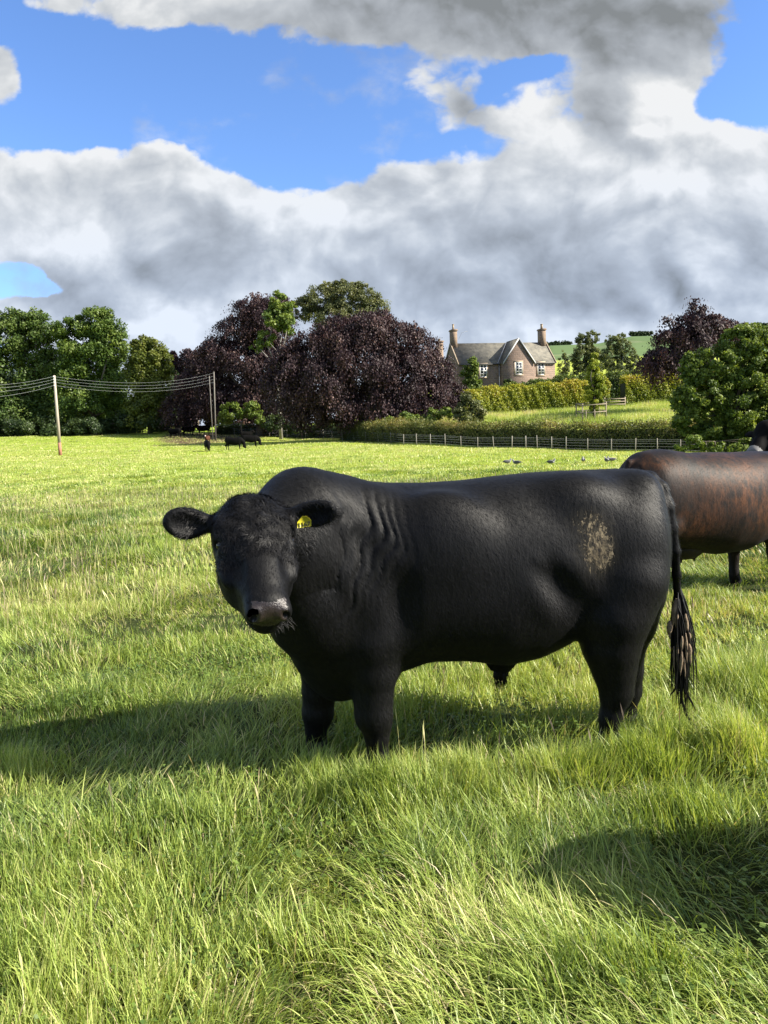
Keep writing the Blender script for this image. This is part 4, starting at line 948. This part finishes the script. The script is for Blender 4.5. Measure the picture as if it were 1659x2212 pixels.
tree('shrub', 'bright green shrub at the foot of the copper beeches, beside the field gate', 'shrub', 116, [(500, 890, 24, 22), (535, 885, 25, 24), (555, 900, 20, 18), (485, 905, 16, 14)], 520, 7000, .28, YGREEN, 29, 'shrubs under the trees', .1)
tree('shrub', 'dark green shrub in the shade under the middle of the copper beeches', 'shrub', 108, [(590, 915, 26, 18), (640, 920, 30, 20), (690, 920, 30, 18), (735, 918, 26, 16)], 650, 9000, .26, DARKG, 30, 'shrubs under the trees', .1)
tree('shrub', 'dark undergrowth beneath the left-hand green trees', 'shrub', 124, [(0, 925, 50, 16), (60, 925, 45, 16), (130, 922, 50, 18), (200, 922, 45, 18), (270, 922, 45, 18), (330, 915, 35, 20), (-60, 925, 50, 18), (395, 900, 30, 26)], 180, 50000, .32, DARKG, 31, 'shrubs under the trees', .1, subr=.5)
tree('shrub', 'sunlit weeds and brambles below the right side of the big copper beech', 'shrub', 92, [(850, 908, 20, 9), (890, 905, 22, 10), (930, 900, 22, 14), (960, 895, 20, 16), (875, 898, 12, 9)], 905, 5000, .22, YGREEN, 32, 'shrubs under the trees', .06)
tree('ivy_clump', 'bright green leafy climber standing at the left end of the farmhouse', 'climber', 108, [(1018, 790, 19, 20), (1010, 815, 17, 24), (1028, 820, 17, 26), (1018, 845, 22, 20), (1004, 835, 10, 22)], 1020, 9000, .24, YGREEN, 33, None, .12)
tree('shrub', 'rounded green bush in front of the left end of the yellow hedge', 'shrub', 90, [(1010, 880, 26, 26), (990, 890, 18, 20), (1030, 892, 20, 20), (1008, 858, 16, 14), (1015, 905, 34, 10)], 1010, 8000, .22, OLIVE, 34, None, .08)
tree('shrub', 'low dark bush below the farmhouse gable', 'shrub', 108, [(1098, 828, 12, 9), (1110, 832, 12, 7), (1130, 832, 10, 6)], 1105, 2200, .2, DARKG, 35, None, .06)
tree('birch_tree', 'tall airy grey-green tree right of the farmhouse, darker on its left', 'tree', 124, [(1262, 740, 20, 22), (1280, 730, 18, 16), (1255, 775, 24, 30), (1285, 780, 26, 32), (1262, 805, 26, 22), (1275, 760, 20, 20)], 1268, 24000, .20, BLUEG, 36, 'airy trees right of the farmhouse', .2, PALE_BARK, .8, .3, 1, 50, .24)
tree('birch_tree', 'loose airy tree in the middle, between the farmhouse and the purple tree', 'tree', 120, [(1325, 740, 20, 22), (1345, 750, 20, 20), (1320, 775, 26, 26), (1355, 775, 24, 26), (1370, 790, 16, 24), (1335, 805, 34, 20), (1340, 730, 12, 12)], 1335, 22000, .19, BLUEG, 37, 'airy trees right of the farmhouse', .2, PALE_BARK, .8, .3, 1, 50, .22)
tree('birch_tree', 'thin young tree standing against the farmhouse right gable', 'tree', 118, [(1218, 790, 14, 24), (1212, 815, 14, 16), (1226, 812, 12, 16), (1219, 765, 6, 12)], 1218, 2600, .22, BLUEG, 38, 'airy trees right of the farmhouse', .1, PALE_BARK, .8, .2)
tree('conifer', 'slim upright yellow-green conifer inside the wooden rail pen', 'tree', 86, [(1284, 792, 13, 22), (1284, 775, 9, 14), (1280, 808, 15, 22), (1290, 815, 15, 24), (1288, 840, 20, 22), (1278, 850, 18, 20), (1290, 865, 16, 16), (1284, 880, 10, 14), (1284, 770, 7, 12)], 1284, 26000, .14, leaf_mat('conifer_leaf', [(0, (.05, .085, .012)), (.5, (.20, .25, .022)), (1, (.36, .37, .04))], .3), 39, None, .14, None, 1.0, .2, 1, 18, .34)
tree('purple_tree', 'ragged purple-leaved tree with twigs against the sky, right of the farmhouse', 'tree', 88, [(1510, 690, 32, 34), (1480, 715, 40, 36), (1540, 705, 32, 30), (1450, 760, 42, 18), (1410, 780, 34, 16), (1500, 750, 50, 40), (1570, 710, 26, 22), (1440, 725, 26, 12), (1430, 790, 40, 14), (1505, 665, 14, 20), (1600, 720, 24, 18), (1440, 690, 10, 7)], 1500, 26000, .24, COPPER, 40, None, .35, BARK, .85, .9, 5, 26, .24)
tree('maple_tree', 'large bushy green tree at the right edge, its leaves reaching down to the fence', 'tree', 57, [(1600, 740, 55, 42), (1660, 745, 60, 48), (1545, 790, 60, 45), (1640, 820, 80, 60), (1520, 850, 60, 50), (1600, 880, 80, 60), (1680, 890, 70, 60), (1490, 905, 40, 36), (1560, 930, 60, 34), (1640, 940, 60, 30), (1470, 870, 26, 24), (1720, 800, 70, 70), (1500, 800, 34, 30), (1620, 715, 30, 18), (1490, 780, 20, 22), (1700, 930, 60, 40)], 1585, 150000, .17, leaf_mat('maple_leaf', [(0, (.028, .058, .010)), (.5, (.105, .155, .028)), (1, (.25, .30, .06))], .38), 41, None, .16, BARK, .8, .2, 1, 90, .20)
tree('shrub', 'light green low growth at the foot of the right-hand green tree', 'shrub', 55, [(1500, 955, 20, 20), (1540, 965, 24, 14), (1470, 968, 16, 8), (1620, 960, 26, 18), (1590, 970, 26, 10), (1655, 955, 30, 20)], 1545, 6000, .17, YGREEN, 42, None, .05)
for (px, Y, r, lab) in [(1388, 1180, 9, 'dark round tree alone on the far hill, below its wooded top'), (1425, 900, 16, 'pale green tree clump on the far hill beside the purple tree'), (1400, 880, 12, 'small dark tree on the far hill, just left of the pale clump')]:
    b = P(px, 760 if Y > 1000 else 772, Y); s = Y/FPX; V, Q, T = foliage([(b + [0, 0, r*s*.2], (r*s, r*s, r*s*.9))], 900, 1.6, int(px), 0, 10, .4)
    e = empty('hill_tree', tuple(b), lab, 'tree', 'trees on the far hill'); link('crown', np_mesh('crown', V - b, Q, None, {'tint': T}), BLUEG if r > 14 else DARKG, e)
    m = MB(); m.tube([b - [0, 0, r*s*2], b], [.6, .3], 6); m.build('trunk', BARK, e, True, b)
def hill_wood():
    parts = []; n = 0; V = []; Q = []; T = []
    for (x0, x1, dz, Y, cnt) in [(1186, 1240, 2, 1300, 34), (1368, 1412, 3, 1350, 30), (1560, 1660, 2, 1380, 40)]:
        for i in range(cnt):
            px = x0 + (x1 - x0)*i/cnt; k = int(np.clip(np.searchsorted(HPX, px), 0, len(HPX)-1)); r = int(np.argmin(np.abs(HV[:, k, 1] - Y))); z = HV[r, k, 2]
            c = np.array([(px-830)/FPX*Y, Y, z + dz]); v, q, t_ = foliage([(c, (4, 4, random.uniform(3, 6)))], 160, 2.0, i + int(x0), 0, 8, .45); V.append(v); Q.append(q + n); T.append(t_); n += len(v)
    o = link('woodland', np_mesh('woodland', np.concatenate(V), np.concatenate(Q), None, {'tint': np.concatenate(T)}), DARKG); tag(o, 'far dark strips of woodland along the top of the hill', 'woodland', kind='stuff')
hill_wood()
# out of frame on the right: trees of the same boundary whose shadows cross the field
tree('tree', 'green boundary tree just outside the picture to the right', 'tree', 50, [(1900, 800, 120, 90), (1960, 900, 120, 90), (1830, 920, 80, 60)], 1900, 12000, .5, GREEN, 43, GT, .4)

# ------------------------------------------------------------------ hedges
def hedge(label, pts, height, width, n, size, mat, seed, rough=.12, name='hedge', topmat=None, fringe=0.0):
    """pts: (px, Y, extra height); box-clipped hedge following the ground"""
    rng = np.random.default_rng(seed); A = np.array([[P(px, 900, Y)[0], Y, hh] for px, Y, hh in pts]); seg = np.linalg.norm(np.diff(A[:, :2], axis=0), axis=1); cum = np.concatenate([[0], np.cumsum(seg)])
    def at(s): return np.stack([np.interp(s, cum, A[:, 0]), np.interp(s, cum, A[:, 1]), np.interp(s, cum, A[:, 2])], -1)
    Ltot = cum[-1]; root0 = at(np.array([Ltot/2]))[0]; base = np.array([root0[0], root0[1], float(ground_z(root0[0], root0[1]))])
    s = rng.random(n)*Ltot; c = at(s); eps = at(np.minimum(s + .3, Ltot)) - at(np.maximum(s - .3, 0)); tg = eps[:, :2]/np.linalg.norm(eps[:, :2], axis=1)[:, None]; nr = np.stack([tg[:, 1], -tg[:, 0]], -1)
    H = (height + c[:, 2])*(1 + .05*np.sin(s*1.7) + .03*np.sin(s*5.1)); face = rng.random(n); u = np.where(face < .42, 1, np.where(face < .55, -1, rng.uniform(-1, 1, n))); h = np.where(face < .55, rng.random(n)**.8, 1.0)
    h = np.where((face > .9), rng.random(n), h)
    rr = rng.normal(0, rough, n); lump = .10*np.sin(s*2.3 + h*4) + .07*np.sin(s*6.1 + h*9)
    off = u*(width/2) + np.where(face < .55, u*(rr + lump), 0); x = c[:, 0] + nr[:, 0]*off; y = c[:, 1] + nr[:, 1]*off
    z = ground_z(x, y) + h*H + np.where(face >= .55, rr*1.2 + fringe*rng.random(n)**3, 0)
    p = np.stack([x, y, z], -1); N = np.stack([nr[:, 0]*u*(face < .55), nr[:, 1]*u*(face < .55), (face >= .55)*1.0 + .3], -1) + rng.normal(0, .6, (n, 3))
    L = size*rng.uniform(.6, 1.4, n); V, Q = leaf_quads(p, unit(n, rng) + [0, 0, .3], N, L, L*rng.uniform(.5, .9, n))
    tint = np.clip(.25 + .40*h + .35*(vnoise(s, h*3, .5, seed) - .4) + rng.normal(0, .14, n), 0, 1)  # light on the hedge top put into the tint, darker towards the foot
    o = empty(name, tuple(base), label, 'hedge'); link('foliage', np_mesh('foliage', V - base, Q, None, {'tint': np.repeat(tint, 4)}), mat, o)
    m = MB()
    k = int(Ltot/1.5) + 2; ss = np.linspace(0, Ltot, k); cc = at(ss)
    for a, b in zip(cc[:-1], cc[1:]):
        dx, dy = b[0]-a[0], b[1]-a[1]; gz = float(ground_z((a[0]+b[0])/2, (a[1]+b[1])/2)); hh = (height + a[2])*.84; m.box(((a[0]+b[0])/2, (a[1]+b[1])/2, gz + hh/2 - .2), (math.hypot(dx, dy)*1.0, width*.72, hh + .4), math.atan2(dy, dx))
    m.build('twigs', simple('hedge_twigs', (.018, .022, .010), (.035, .04, .018), 8, .9), o, False, base)
    return o
hedge('clipped field hedge, sunlit top tinted tawny, running behind the wire fence below the meadow', [(745, 101, 0), (870, 85, .1), (1104, 77, .2), (1372, 69, .3), (1500, 66, .3), (1700, 62, .3)], 1.75, 1.8, 60000, .15, HEDGET, 51, .10, fringe=.45)
hedge('low dark hedge in the shade under the copper beeches', [(470, 128, 0), (560, 122, 0), (640, 117, 0), (745, 103, 0)], 1.5, 1.5, 16000, .2, DARKG, 52)
hedge('tall golden-yellow beech hedge in front of the farmhouse, left of the gateway gap', [(992, 97, -.5), (1060, 99, 0), (1150, 100.5, .1), (1262, 101.5, .2), (1312, 102, .2)], 3.1, 1.8, 60000, .17, HEDGEY, 53, .12)
hedge('tall hedge turning green, right of the dark gateway gap', [(1345, 102, .1), (1400, 102.5, .2), (1460, 103, .2), (1560, 104, .2)], 3.1, 1.8, 24000, .18, HEDGEY, 54, .14)
hedge('dark green garden hedge directly below the farmhouse walls', [(985, 103, -.8), (1040, 105, -.3), (1130, 106, .3), (1230, 107.5, .5), (1440, 109, .5), (1600, 110, .5)], 3.0, 1.6, 40000, .2, HEDGEG, 55, .12)

# ------------------------------------------------------------------ farmhouse
def stone_material(name, c1, c2, mortar, scale=1.0):
    m, t, b, out = material(name); tc = t.node('ShaderNodeTexCoord'); g = t.node('ShaderNodeNewGeometry')
    sn = t.node('ShaderNodeSeparateXYZ'); t.l.new(tc.outputs['Object'], sn.inputs[0])
    v = t.comb(t.math('ADD', sn.outputs[0], sn.outputs[1]), sn.outputs[2], 0.0)
    br = t.node('ShaderNodeTexBrick'); t.l.new(v, br.inputs[0]); br.inputs['Scale'].default_value = scale; br.inputs['Brick Width'].default_value = .75; br.inputs['Row Height'].default_value = .30; br.inputs['Mortar Size'].default_value = .02
    t.put(br.inputs[1], c1); t.put(br.inputs[2], c2); t.put(br.inputs[3], mortar)
    n = t.noise(tc.outputs['Object'], 1.1, 6, .65); c = t.mix(t.mapr(n, .35, .75, 0, .6), br.outputs[0], (.30, .21, .16)); n2 = t.noise(tc.outputs['Object'], 5, 5, .7)
    t.put(b.inputs['Base Color'], t.mix(t.mapr(n2, .5, .8, 0, .5), c, (.13, .085, .07))); b.inputs['Roughness'].default_value = .9
    bn = t.node('ShaderNodeBump'); bn.inputs['Distance'].default_value = .03; t.l.new(t.math('ADD', br.outputs[1], n2), bn.inputs['Height']); bn.invert = True; t.l.new(bn.outputs[0], b.inputs['Normal'])
    return m
def build_house():
    yaw = R(13); Y0 = 112.0; A = P(993, 850, Y0); eave = P(1000, 785, Y0)[2]; ridge = P(1060, 740, Y0 + 4)[2]; apex = P(1115, 729.5, Y0)[2]
    gz = float(ground_z(A[0], Y0)) - .6; base = np.array([A[0], Y0, gz]); E = eave - gz; RR = ridge - gz; AP = apex - gz; L = 14.8; D = 6.6
    stone = stone_material('red_sandstone', (.215, .148, .112), (.15, .105, .083), (.25, .21, .17)); side = stone
    slate = simple('lichen_slate', (.092, .090, .082), (.205, .19, .155), 1.6, .95, .03, 9, spec=.08); slate2 = slate
    trim = simple('pale_trim', (.36, .37, .38), (.46, .46, .47), 3, .6); dress = simple('dressed_stone', (.34, .27, .20), (.44, .34, .24), 3, .85, .01, 20); white = simple('white_paint', (.50, .50, .48), (.60, .60, .58), 3, .5)
    lead = simple('grey_lead', (.25, .26, .28), (.38, .39, .41), 3, .5); glass = simple('window_glass', (.03, .035, .045), (.06, .07, .085), 2, .12, spec=.9)
    root = empty('farmhouse', tuple(base), 'red sandstone two-storey farmhouse with a slate roof, front gable and end chimneys on the rise', 'house', None, yaw)
    w = MB(); V = [(0,0,0),(L,0,0),(L,D,0),(0,D,0),(0,0,E),(L,0,E),(L,D,E),(0,D,E),(0,D/2,RR-.12),(L,D/2,RR-.12)]
    w.add(V, [[0,1,5,4],[2,3,7,6],[1,2,6,5],[3,0,4,7]], [[4,8,7],[5,6,9]])
    w.build('wall', stone, root)
    s0, s1, pj = 6.3, 11.0, -1.15; sm = (s0+s1)/2
    g = MB(); g.add([(s0,pj,0),(s1,pj,0),(s0,pj,E),(s1,pj,E),(sm,pj,AP-.15),(s0,.02,0),(s1,.02,0),(s0,.02,E),(s1,.02,E)], [[0,1,3,2],[5,0,2,7],[1,6,8,3]], [[2,3,4]]); g.build('gable_wall', stone, root)
    def slab(m, pts, th=.10):
        pts = np.array(pts, float); n = np.cross(pts[1]-pts[0], pts[-1]-pts[0]); n /= np.linalg.norm(n); n = n if n[2] > 0 else -n; k = len(pts); Vv = np.concatenate([pts, pts - n*th]); 
        f = [list(range(k)), list(range(2*k-1, k-1, -1))]; m.v.append(Vv); b_ = m.n; m.n += len(Vv)
        for q in f: m.q.append([i + b_ for i in q]) if k == 4 else None
        for i in range(k): m.q.append([b_+i, b_+i+k, b_+(i+1) % k+k, b_+(i+1) % k])
    r = MB(); o = .18; fr_ = RR - (RR-E)*0; sl_ = (RR-E)/(D/2)
    slab(r, [(-.12, -o, E - sl_*o), (L+.12, -o, E - sl_*o), (L+.12, D/2, RR), (-.12, D/2, RR)]); slab(r, [(L+.12, D+o, E - sl_*o), (-.12, D+o, E - sl_*o), (-.12, D/2, RR+.003), (L+.12, D/2, RR+.003)])
    r.build('roof', slate, root)
    gr = MB(); ov = .15; gs = (AP-E)/(sm-s0); yb = D/2
    yv = yb*(AP-E)/(RR-E) if AP < RR else yb
    slab(gr, [(s0-ov, pj-.2, E - gs*ov + .02), (sm, pj-.2, AP + .02), (sm, yv, AP + .02), (s0-ov, -.1, E - gs*ov + .02)]); slab(gr, [(sm, pj-.2, AP + .024), (s1+ov, pj-.2, E - gs*ov + .024), (s1+ov, -.1, E - gs*ov + .024), (sm, yv, AP + .024)])
    gr.build('gable_roof', slate2, root)
    b = MB()
    for (xa, xb) in ((s0-ov-.02, sm), (s1+ov+.02, sm)):
        za = E - gs*ov; p0 = np.array([xa, pj-.235, za]); p1 = np.array([xb, pj-.235, AP]); 
        for dz in (0,): b.add([p0+[0,0,.06], p1+[0,0,.08], p1+[0,0,-.20], p0+[0,0,-.20], p0+[0,.08,.06], p1+[0,.08,.08], p1+[0,.08,-.20], p0+[0,.08,-.20]], [[0,1,2,3],[7,6,5,4],[0,4,5,1],[3,2,6,7],[0,3,7,4],[1,5,6,2]])
    b.build('bargeboard', trim, root)
    for x in (-.12, L+.12):
        k = MB(); 
        for (ya, yb_) in ((-o, D/2), (D+o, D/2)): k.tube([(x, ya, E - sl_*o + .06), (x, yb_, RR + .08)], .09, 6)
        k.build('skew', dress, root)
    f = MB(); f.tube([(s0-ov-.35, -.14, E - .1), (sm-.15, yv - .35, RR + .02)], .07, 5); f.build('valley_lead', lead, root)
    iron = simple('dark_iron', (.03, .03, .03), (.05, .05, .05), 5, .5)
    for (ga, gb) in ((-.1, s0-.15), (s1+.15, L+.1)): gt = MB(); gt.tube([(ga, -o-.05, E - sl_*o - .03), (gb, -o-.05, E - sl_*o - .03)], .06, 6); gt.build('gutter', iron, root)
    dp = MB(); dp.tube([(s0-.25, -.09, E-.15), (s0-.25, -.09, 0)], .055, 6); dp.build('downpipe', lead, root)
    def chimney(x, y, wx, wy, z0, z1, pots):
        c = MB(); c.box((x, y, (z0+z1)/2), (wx, wy, z1-z0)); c.box((x, y, z1+.06), (wx+.2, wy+.2, .12)); c.box((x, y, z1+.17), (wx+.10, wy+.10, .10)); ch = c.build('chimney', simple('chimney_stone', (.15, .11, .085), (.24, .175, .12), 3, .9, .02, 12), root)
        for (dx, dy, hgt) in pots:
            p = MB(); p.tube([(x+dx, y+dy, z1+.2), (x+dx, y+dy, z1+.2+hgt)], [.15, .12], 10); p.tube([(x+dx, y+dy, z1+.15+hgt), (x+dx, y+dy, z1+.25+hgt)], [.17, .17], 10); p.build('chimney_pot', simple('clay_pot', (.30, .22, .14), (.38, .29, .19), 6, .8), ch)
    chimney(.40, D/2, .72, 1.35, RR-.7, RR+1.75, [(0, 0, .75)]); chimney(L-.5, D/2, .72, 1.35, RR-.7, RR+1.75, [(-.12, -.35, .65), (.12, .35, .7)])
    chimney(.3, D+3.2, .8, 1.2, 0, RR+.9, [(0, 0, .3)])
    def window(x, y, z, wd, ht, arms=True):
        s = MB(); t_ = .14
        s.box((x, y-.02, z+ht/2+.10), (wd+.36, .06, .20)); s.box((x, y-.03, z-ht/2-.08), (wd+.36, .10, .12)); s.box((x-wd/2-.09, y-.015, z), (.16, .05, ht+.0)); s.box((x+wd/2+.09, y-.015, z), (.16, .05, ht+.0)); s = s.build('window', dress, root)
        fm = MB()
        for q in (-1, 1): fm.box((x + q*(wd/2-.05), y-.03, z), (.10, .05, ht)); fm.box((x, y-.03, z + q*(ht/2-.055)), (wd-.2, .05, .11))
        fm.box((x, y-.034, z), (.07, .05, ht-.22)); fm.box((x, y-.038, z), (wd-.2, .05, .09))
        for q in (-.5, .5): fm.box((x - wd/4, y-.030, z + q*ht*.48), (wd/2-.14, .03, .045)); fm.box((x + wd/4, y-.030, z + q*ht*.48), (wd/2-.14, .03, .045))
        fm.build('frame', white, s); pn = MB(); pn.box((x, y-.008, z), (wd-.1, .02, ht-.1)); pn.build('pane', glass, s)
    zu = P(1116, 795, Y0)[2] - gz
    window(3.65, 0, zu - .15, 1.05, 1.75); window(sm - .05, pj, zu, 1.05, 1.75); window(12.55, 0, zu - .05, 1.05, 1.75)
    window(4.0, 0, zu - 3.5, 1.05, 1.7); window(sm + .1, pj, zu - 3.45, 1.5, 1.7); window(12.7, 0, zu - 3.4, 1.05, 1.7)
    an = MB(); an.tube([(1.2, D/2, RR+.6), (1.7, D/2, RR+1.55), (2.6, D/2, RR+1.75)], .018, 4); an.tube([(.9, D/2, RR+1.0), (1.2, D/2, RR+.6)], .018, 4)
    for k in range(5): an.tube([(1.75+.2*k, D/2-.25, RR+1.57+.04*k), (1.75+.2*k, D/2+.25, RR+1.57+.04*k)], .01, 4)
    an.build('aerial', lead, root)
    return root
build_house()

# ------------------------------------------------------------------ wire fence, gate, pen, poles and lines
WOOD = simple('weathered_wood', (.16, .145, .12), (.28, .26, .22), 7, .9, .004, 40, (1, 1, .2)); WIRE = simple('wire', (.30, .31, .32), (.4, .4, .41), 5, .5)
WOODW = simple('old_rail_wood', (.19, .155, .11), (.30, .255, .19), 7, .9, .004, 40)
def build_fence():
    pxs = [470, 484, 493, 500, 507, 543, 582, 620, 660, 699, 717, 739, 764, 790, 817, 844, 871, 899, 929, 961, 995, 1031, 1066, 1105, 1135, 1160, 1191, 1222, 1269, 1320, 1372, 1420, 1470, 1525, 1568, 1605, 1650, 1700, 1760]
    pos = []
    for px in pxs:
        Y = float(np.interp(px, FPXS, FD)) + (0 if px > 507 else (507 - px)*.75); x = P(px, 940, Y)[0]; pos.append((x, Y, float(ground_z(x, Y))))
    a = pos[20]; root = empty('wire_fence', a, 'long wire fence on thin pale posts along the foot of the clipped field hedge', 'fence')
    rng = np.random.default_rng(2)
    for i, (x, Y, z) in enumerate(pos):
        m = MB(); h = rng.uniform(1.12, 1.32); big = (pxs[i] in (1105, 1135)); l = rng.normal(0, .03, 2); m.tube([(x, Y, z-.1), (x+l[0], Y+l[1], z+h)], [.046 + .014*big, .042 + .014*big], 7); m.build('post', WOOD, root, False, a)
    for hgt in (.25, .5, .75, .95, 1.08):
        m = MB(); m.tube([(x, Y-.06, z+hgt) for (x, Y, z) in pos], .007, 3); m.build('wire', WIRE, root, False, a)
    pos = [(P(px, 930, 125)[0], 125.0) for px in (-60, 0, 63, 150, 234, 292, 345, 380, 411, 441)]; a = (pos[4][0], 125, float(ground_z(*pos[4]))); root = empty('wire_fence', a, 'short wire fence with dark posts in front of the left-hand green trees', 'fence')
    for (x, Y) in pos:
        m = MB(); z = float(ground_z(x, Y)); m.tube([(x, Y, z-.1), (x, Y, z+1.3)], .06, 6); m.build('post', WOOD, root, False, a)
    for hgt in (.4, .8, 1.15):
        m = MB(); m.tube([(x, Y-.07, float(ground_z(x, Y))+hgt) for (x, Y) in pos], .008, 3); m.build('wire', WIRE, root, False, a)
build_fence()
def gate():
    Y = 127.0; x0 = P(352, 930, Y)[0]; x1 = P(430, 930, Y)[0]; z = float(ground_z((x0+x1)/2, Y)); a = ((x0+x1)/2, Y, z); root = empty('field_gate', a, 'pale wooden rail gate in the tree shade behind the standing cattle', 'gate')
    for x in (x0, (x0+x1)/2, x1): m = MB(); m.box((x, Y, z+.9), (.16, .16, 2.0)); m.build('gate_post', WOODW, root, False, a)
    for h in (.7, 1.15, 1.6): m = MB(); m.box(((x0+x1)/2, Y-.11, z+h), (x1-x0, .05, .13)); m.build('rail', WOODW, root, False, a)
gate()
def pen():
    Y = 84.5; d = 2.7; xa = P(1258, 900, Y)[0]; xb = P(1309, 900, Y)[0]; zc = float(ground_z((xa+xb)/2, Y)); a = ((xa+xb)/2, Y, zc); root = empty('tree_guard', a, 'square pen of wooden posts and rails round the upright conifer', 'tree guard')
    cs = [(xa, Y), (xb, Y), (xb, Y+d), (xa, Y+d)]
    for i, (x, y) in enumerate(cs): m = MB(); z = float(ground_z(x, y)); m.tube([(x, y, z-.1), (x+.03, y, z + 1.85 - .2*(i > 1))], .075, 6); m.build('post', WOODW, root, False, a)
    for i in range(4):
        p, q = cs[i], cs[(i+1) % 4]
        for h in (.85, 1.65): m = MB(); m.tube([(p[0], p[1]-.09, float(ground_z(*p))+h), (q[0], q[1]-.09, float(ground_z(*q))+h-.05)], .055, 5); m.build('rail', WOODW, root, False, a)
    for x in (xa+.35, (xa+xb)/2): m = MB(); z = float(ground_z(x, Y)); m.tube([(x, Y-.2, z-.1), (x, Y-.2, z+1.05)], .05, 6); m.build('post', WOODW, root, False, a)
    Y = 99.5; xa = P(1306, 880, Y)[0]; xb = P(1350, 880, Y)[0]; z = float(ground_z((xa+xb)/2, Y)); a = ((xa+xb)/2, Y, z); root = empty('rail_fence', a, 'short wooden rail fence across the dark gateway gap in the hedge', 'fence')
    for x in (xa, xb): m = MB(); m.box((x, Y, z+.6), (.16, .16, 1.5)); m.build('post', WOODW, root, False, a)
    for h in (.45, .8, 1.15): m = MB(); m.box(((xa+xb)/2, Y-.11, z+h), (xb-xa, .05, .11)); m.build('rail', WOODW, root, False, a)
pen()
def lines():
    Y = 75.0; b = P(130, 978, Y); z = float(ground_z(b[0], Y)); top = P(117, 811, Y); a = (b[0], Y, z); pm = simple('pole_wood', (.24, .20, .16), (.40, .35, .29), 3, .85, .005, 30, (1, 1, .15)); red = simple('red_pole_foot', (.28, .12, .08), (.34, .17, .11), 3, .85)
    root = empty('utility_pole', a, 'tall leaning wooden utility pole standing in the field at the left', 'utility pole'); q = lambda f: np.array([b[0], Y, z])*(1-f) + top*f
    m = MB(); m.tube([q(.16), q(.5), q(1.0)], [.155, .14, .11], 10); m.build('shaft', pm, root, True, a); m = MB(); m.tube([q(-.02), q(.16)], [.16, .156], 10); m.build('foot', red, root, True, a)
    hs = [.985, .95, .915, .875]; lab = ['topmost', 'second', 'third', 'lowest']
    for k, f in enumerate(hs):
        m = MB(); c = q(f); m.tube([c + [0, -.18, -.05], c + [0, -.18, .05]], [.06, .04], 8); m.build('insulator', simple('porcelain', (.5, .48, .45), (.6, .6, .58), 4, .3), root, True, a)
    Y2 = 112.0; b2 = P(463, 905, Y2); z2 = float(ground_z(b2[0], Y2)); t2 = P(462, 803, Y2); a2 = (b2[0], Y2, z2); r2 = empty('utility_pole', a2, 'pale utility pole half hidden in front of the copper beech beside the gate', 'utility pole')
    m = MB(); m.tube([(b2[0], Y2, z2-.2), t2], [.11, .085], 9); m.build('shaft', simple('pale_pole', (.11, .10, .09), (.18, .165, .145), 3, .85), r2, True, a2)
    m = MB(); m.tube([P(452, 812, Y2+.5), P(457, 905, Y2+.5)*np.array([1,1,0]) + [0,0,z2-.2]], [.05, .075], 7); m.build('strut', simple('pale_strut', (.12, .11, .10), (.20, .185, .165), 3, .85), r2, True, a2)
    hL = [(-140, 828, 62), (-140, 835, 62), (-140, 845, 62), (-140, 860, 62)]
    for k in range(4):
        s = q(hs[k]) + [0, -.22, 0]; e = t2 - np.array([0, .15, .2 + .42*k]); l = P(*hL[k][:2], 60.0); pts = []
        for j in range(14): f = j/13; p = l*(1-f) + s*f; p = p - [0, 0, .45*4*f*(1-f)]; pts.append(p)
        for j in range(1, 22): f = j/21; p = s*(1-f) + e*f; p = p - [0, 0, .95*4*f*(1-f)]; pts.append(p)
        pts = np.array(pts); c0 = pts[13]; m = MB(); m.tube(pts, .0072, 4); o = m.build('power_cable', simple('cable_metal', (.25, .27, .27), (.34, .36, .36), 3, .5), None, False, c0); o.location = c0
        tag(o, '%s of the four sagging power cables carried by the leaning wooden pole' % lab[k], 'power cable', 'power cables on the field poles')
lines()
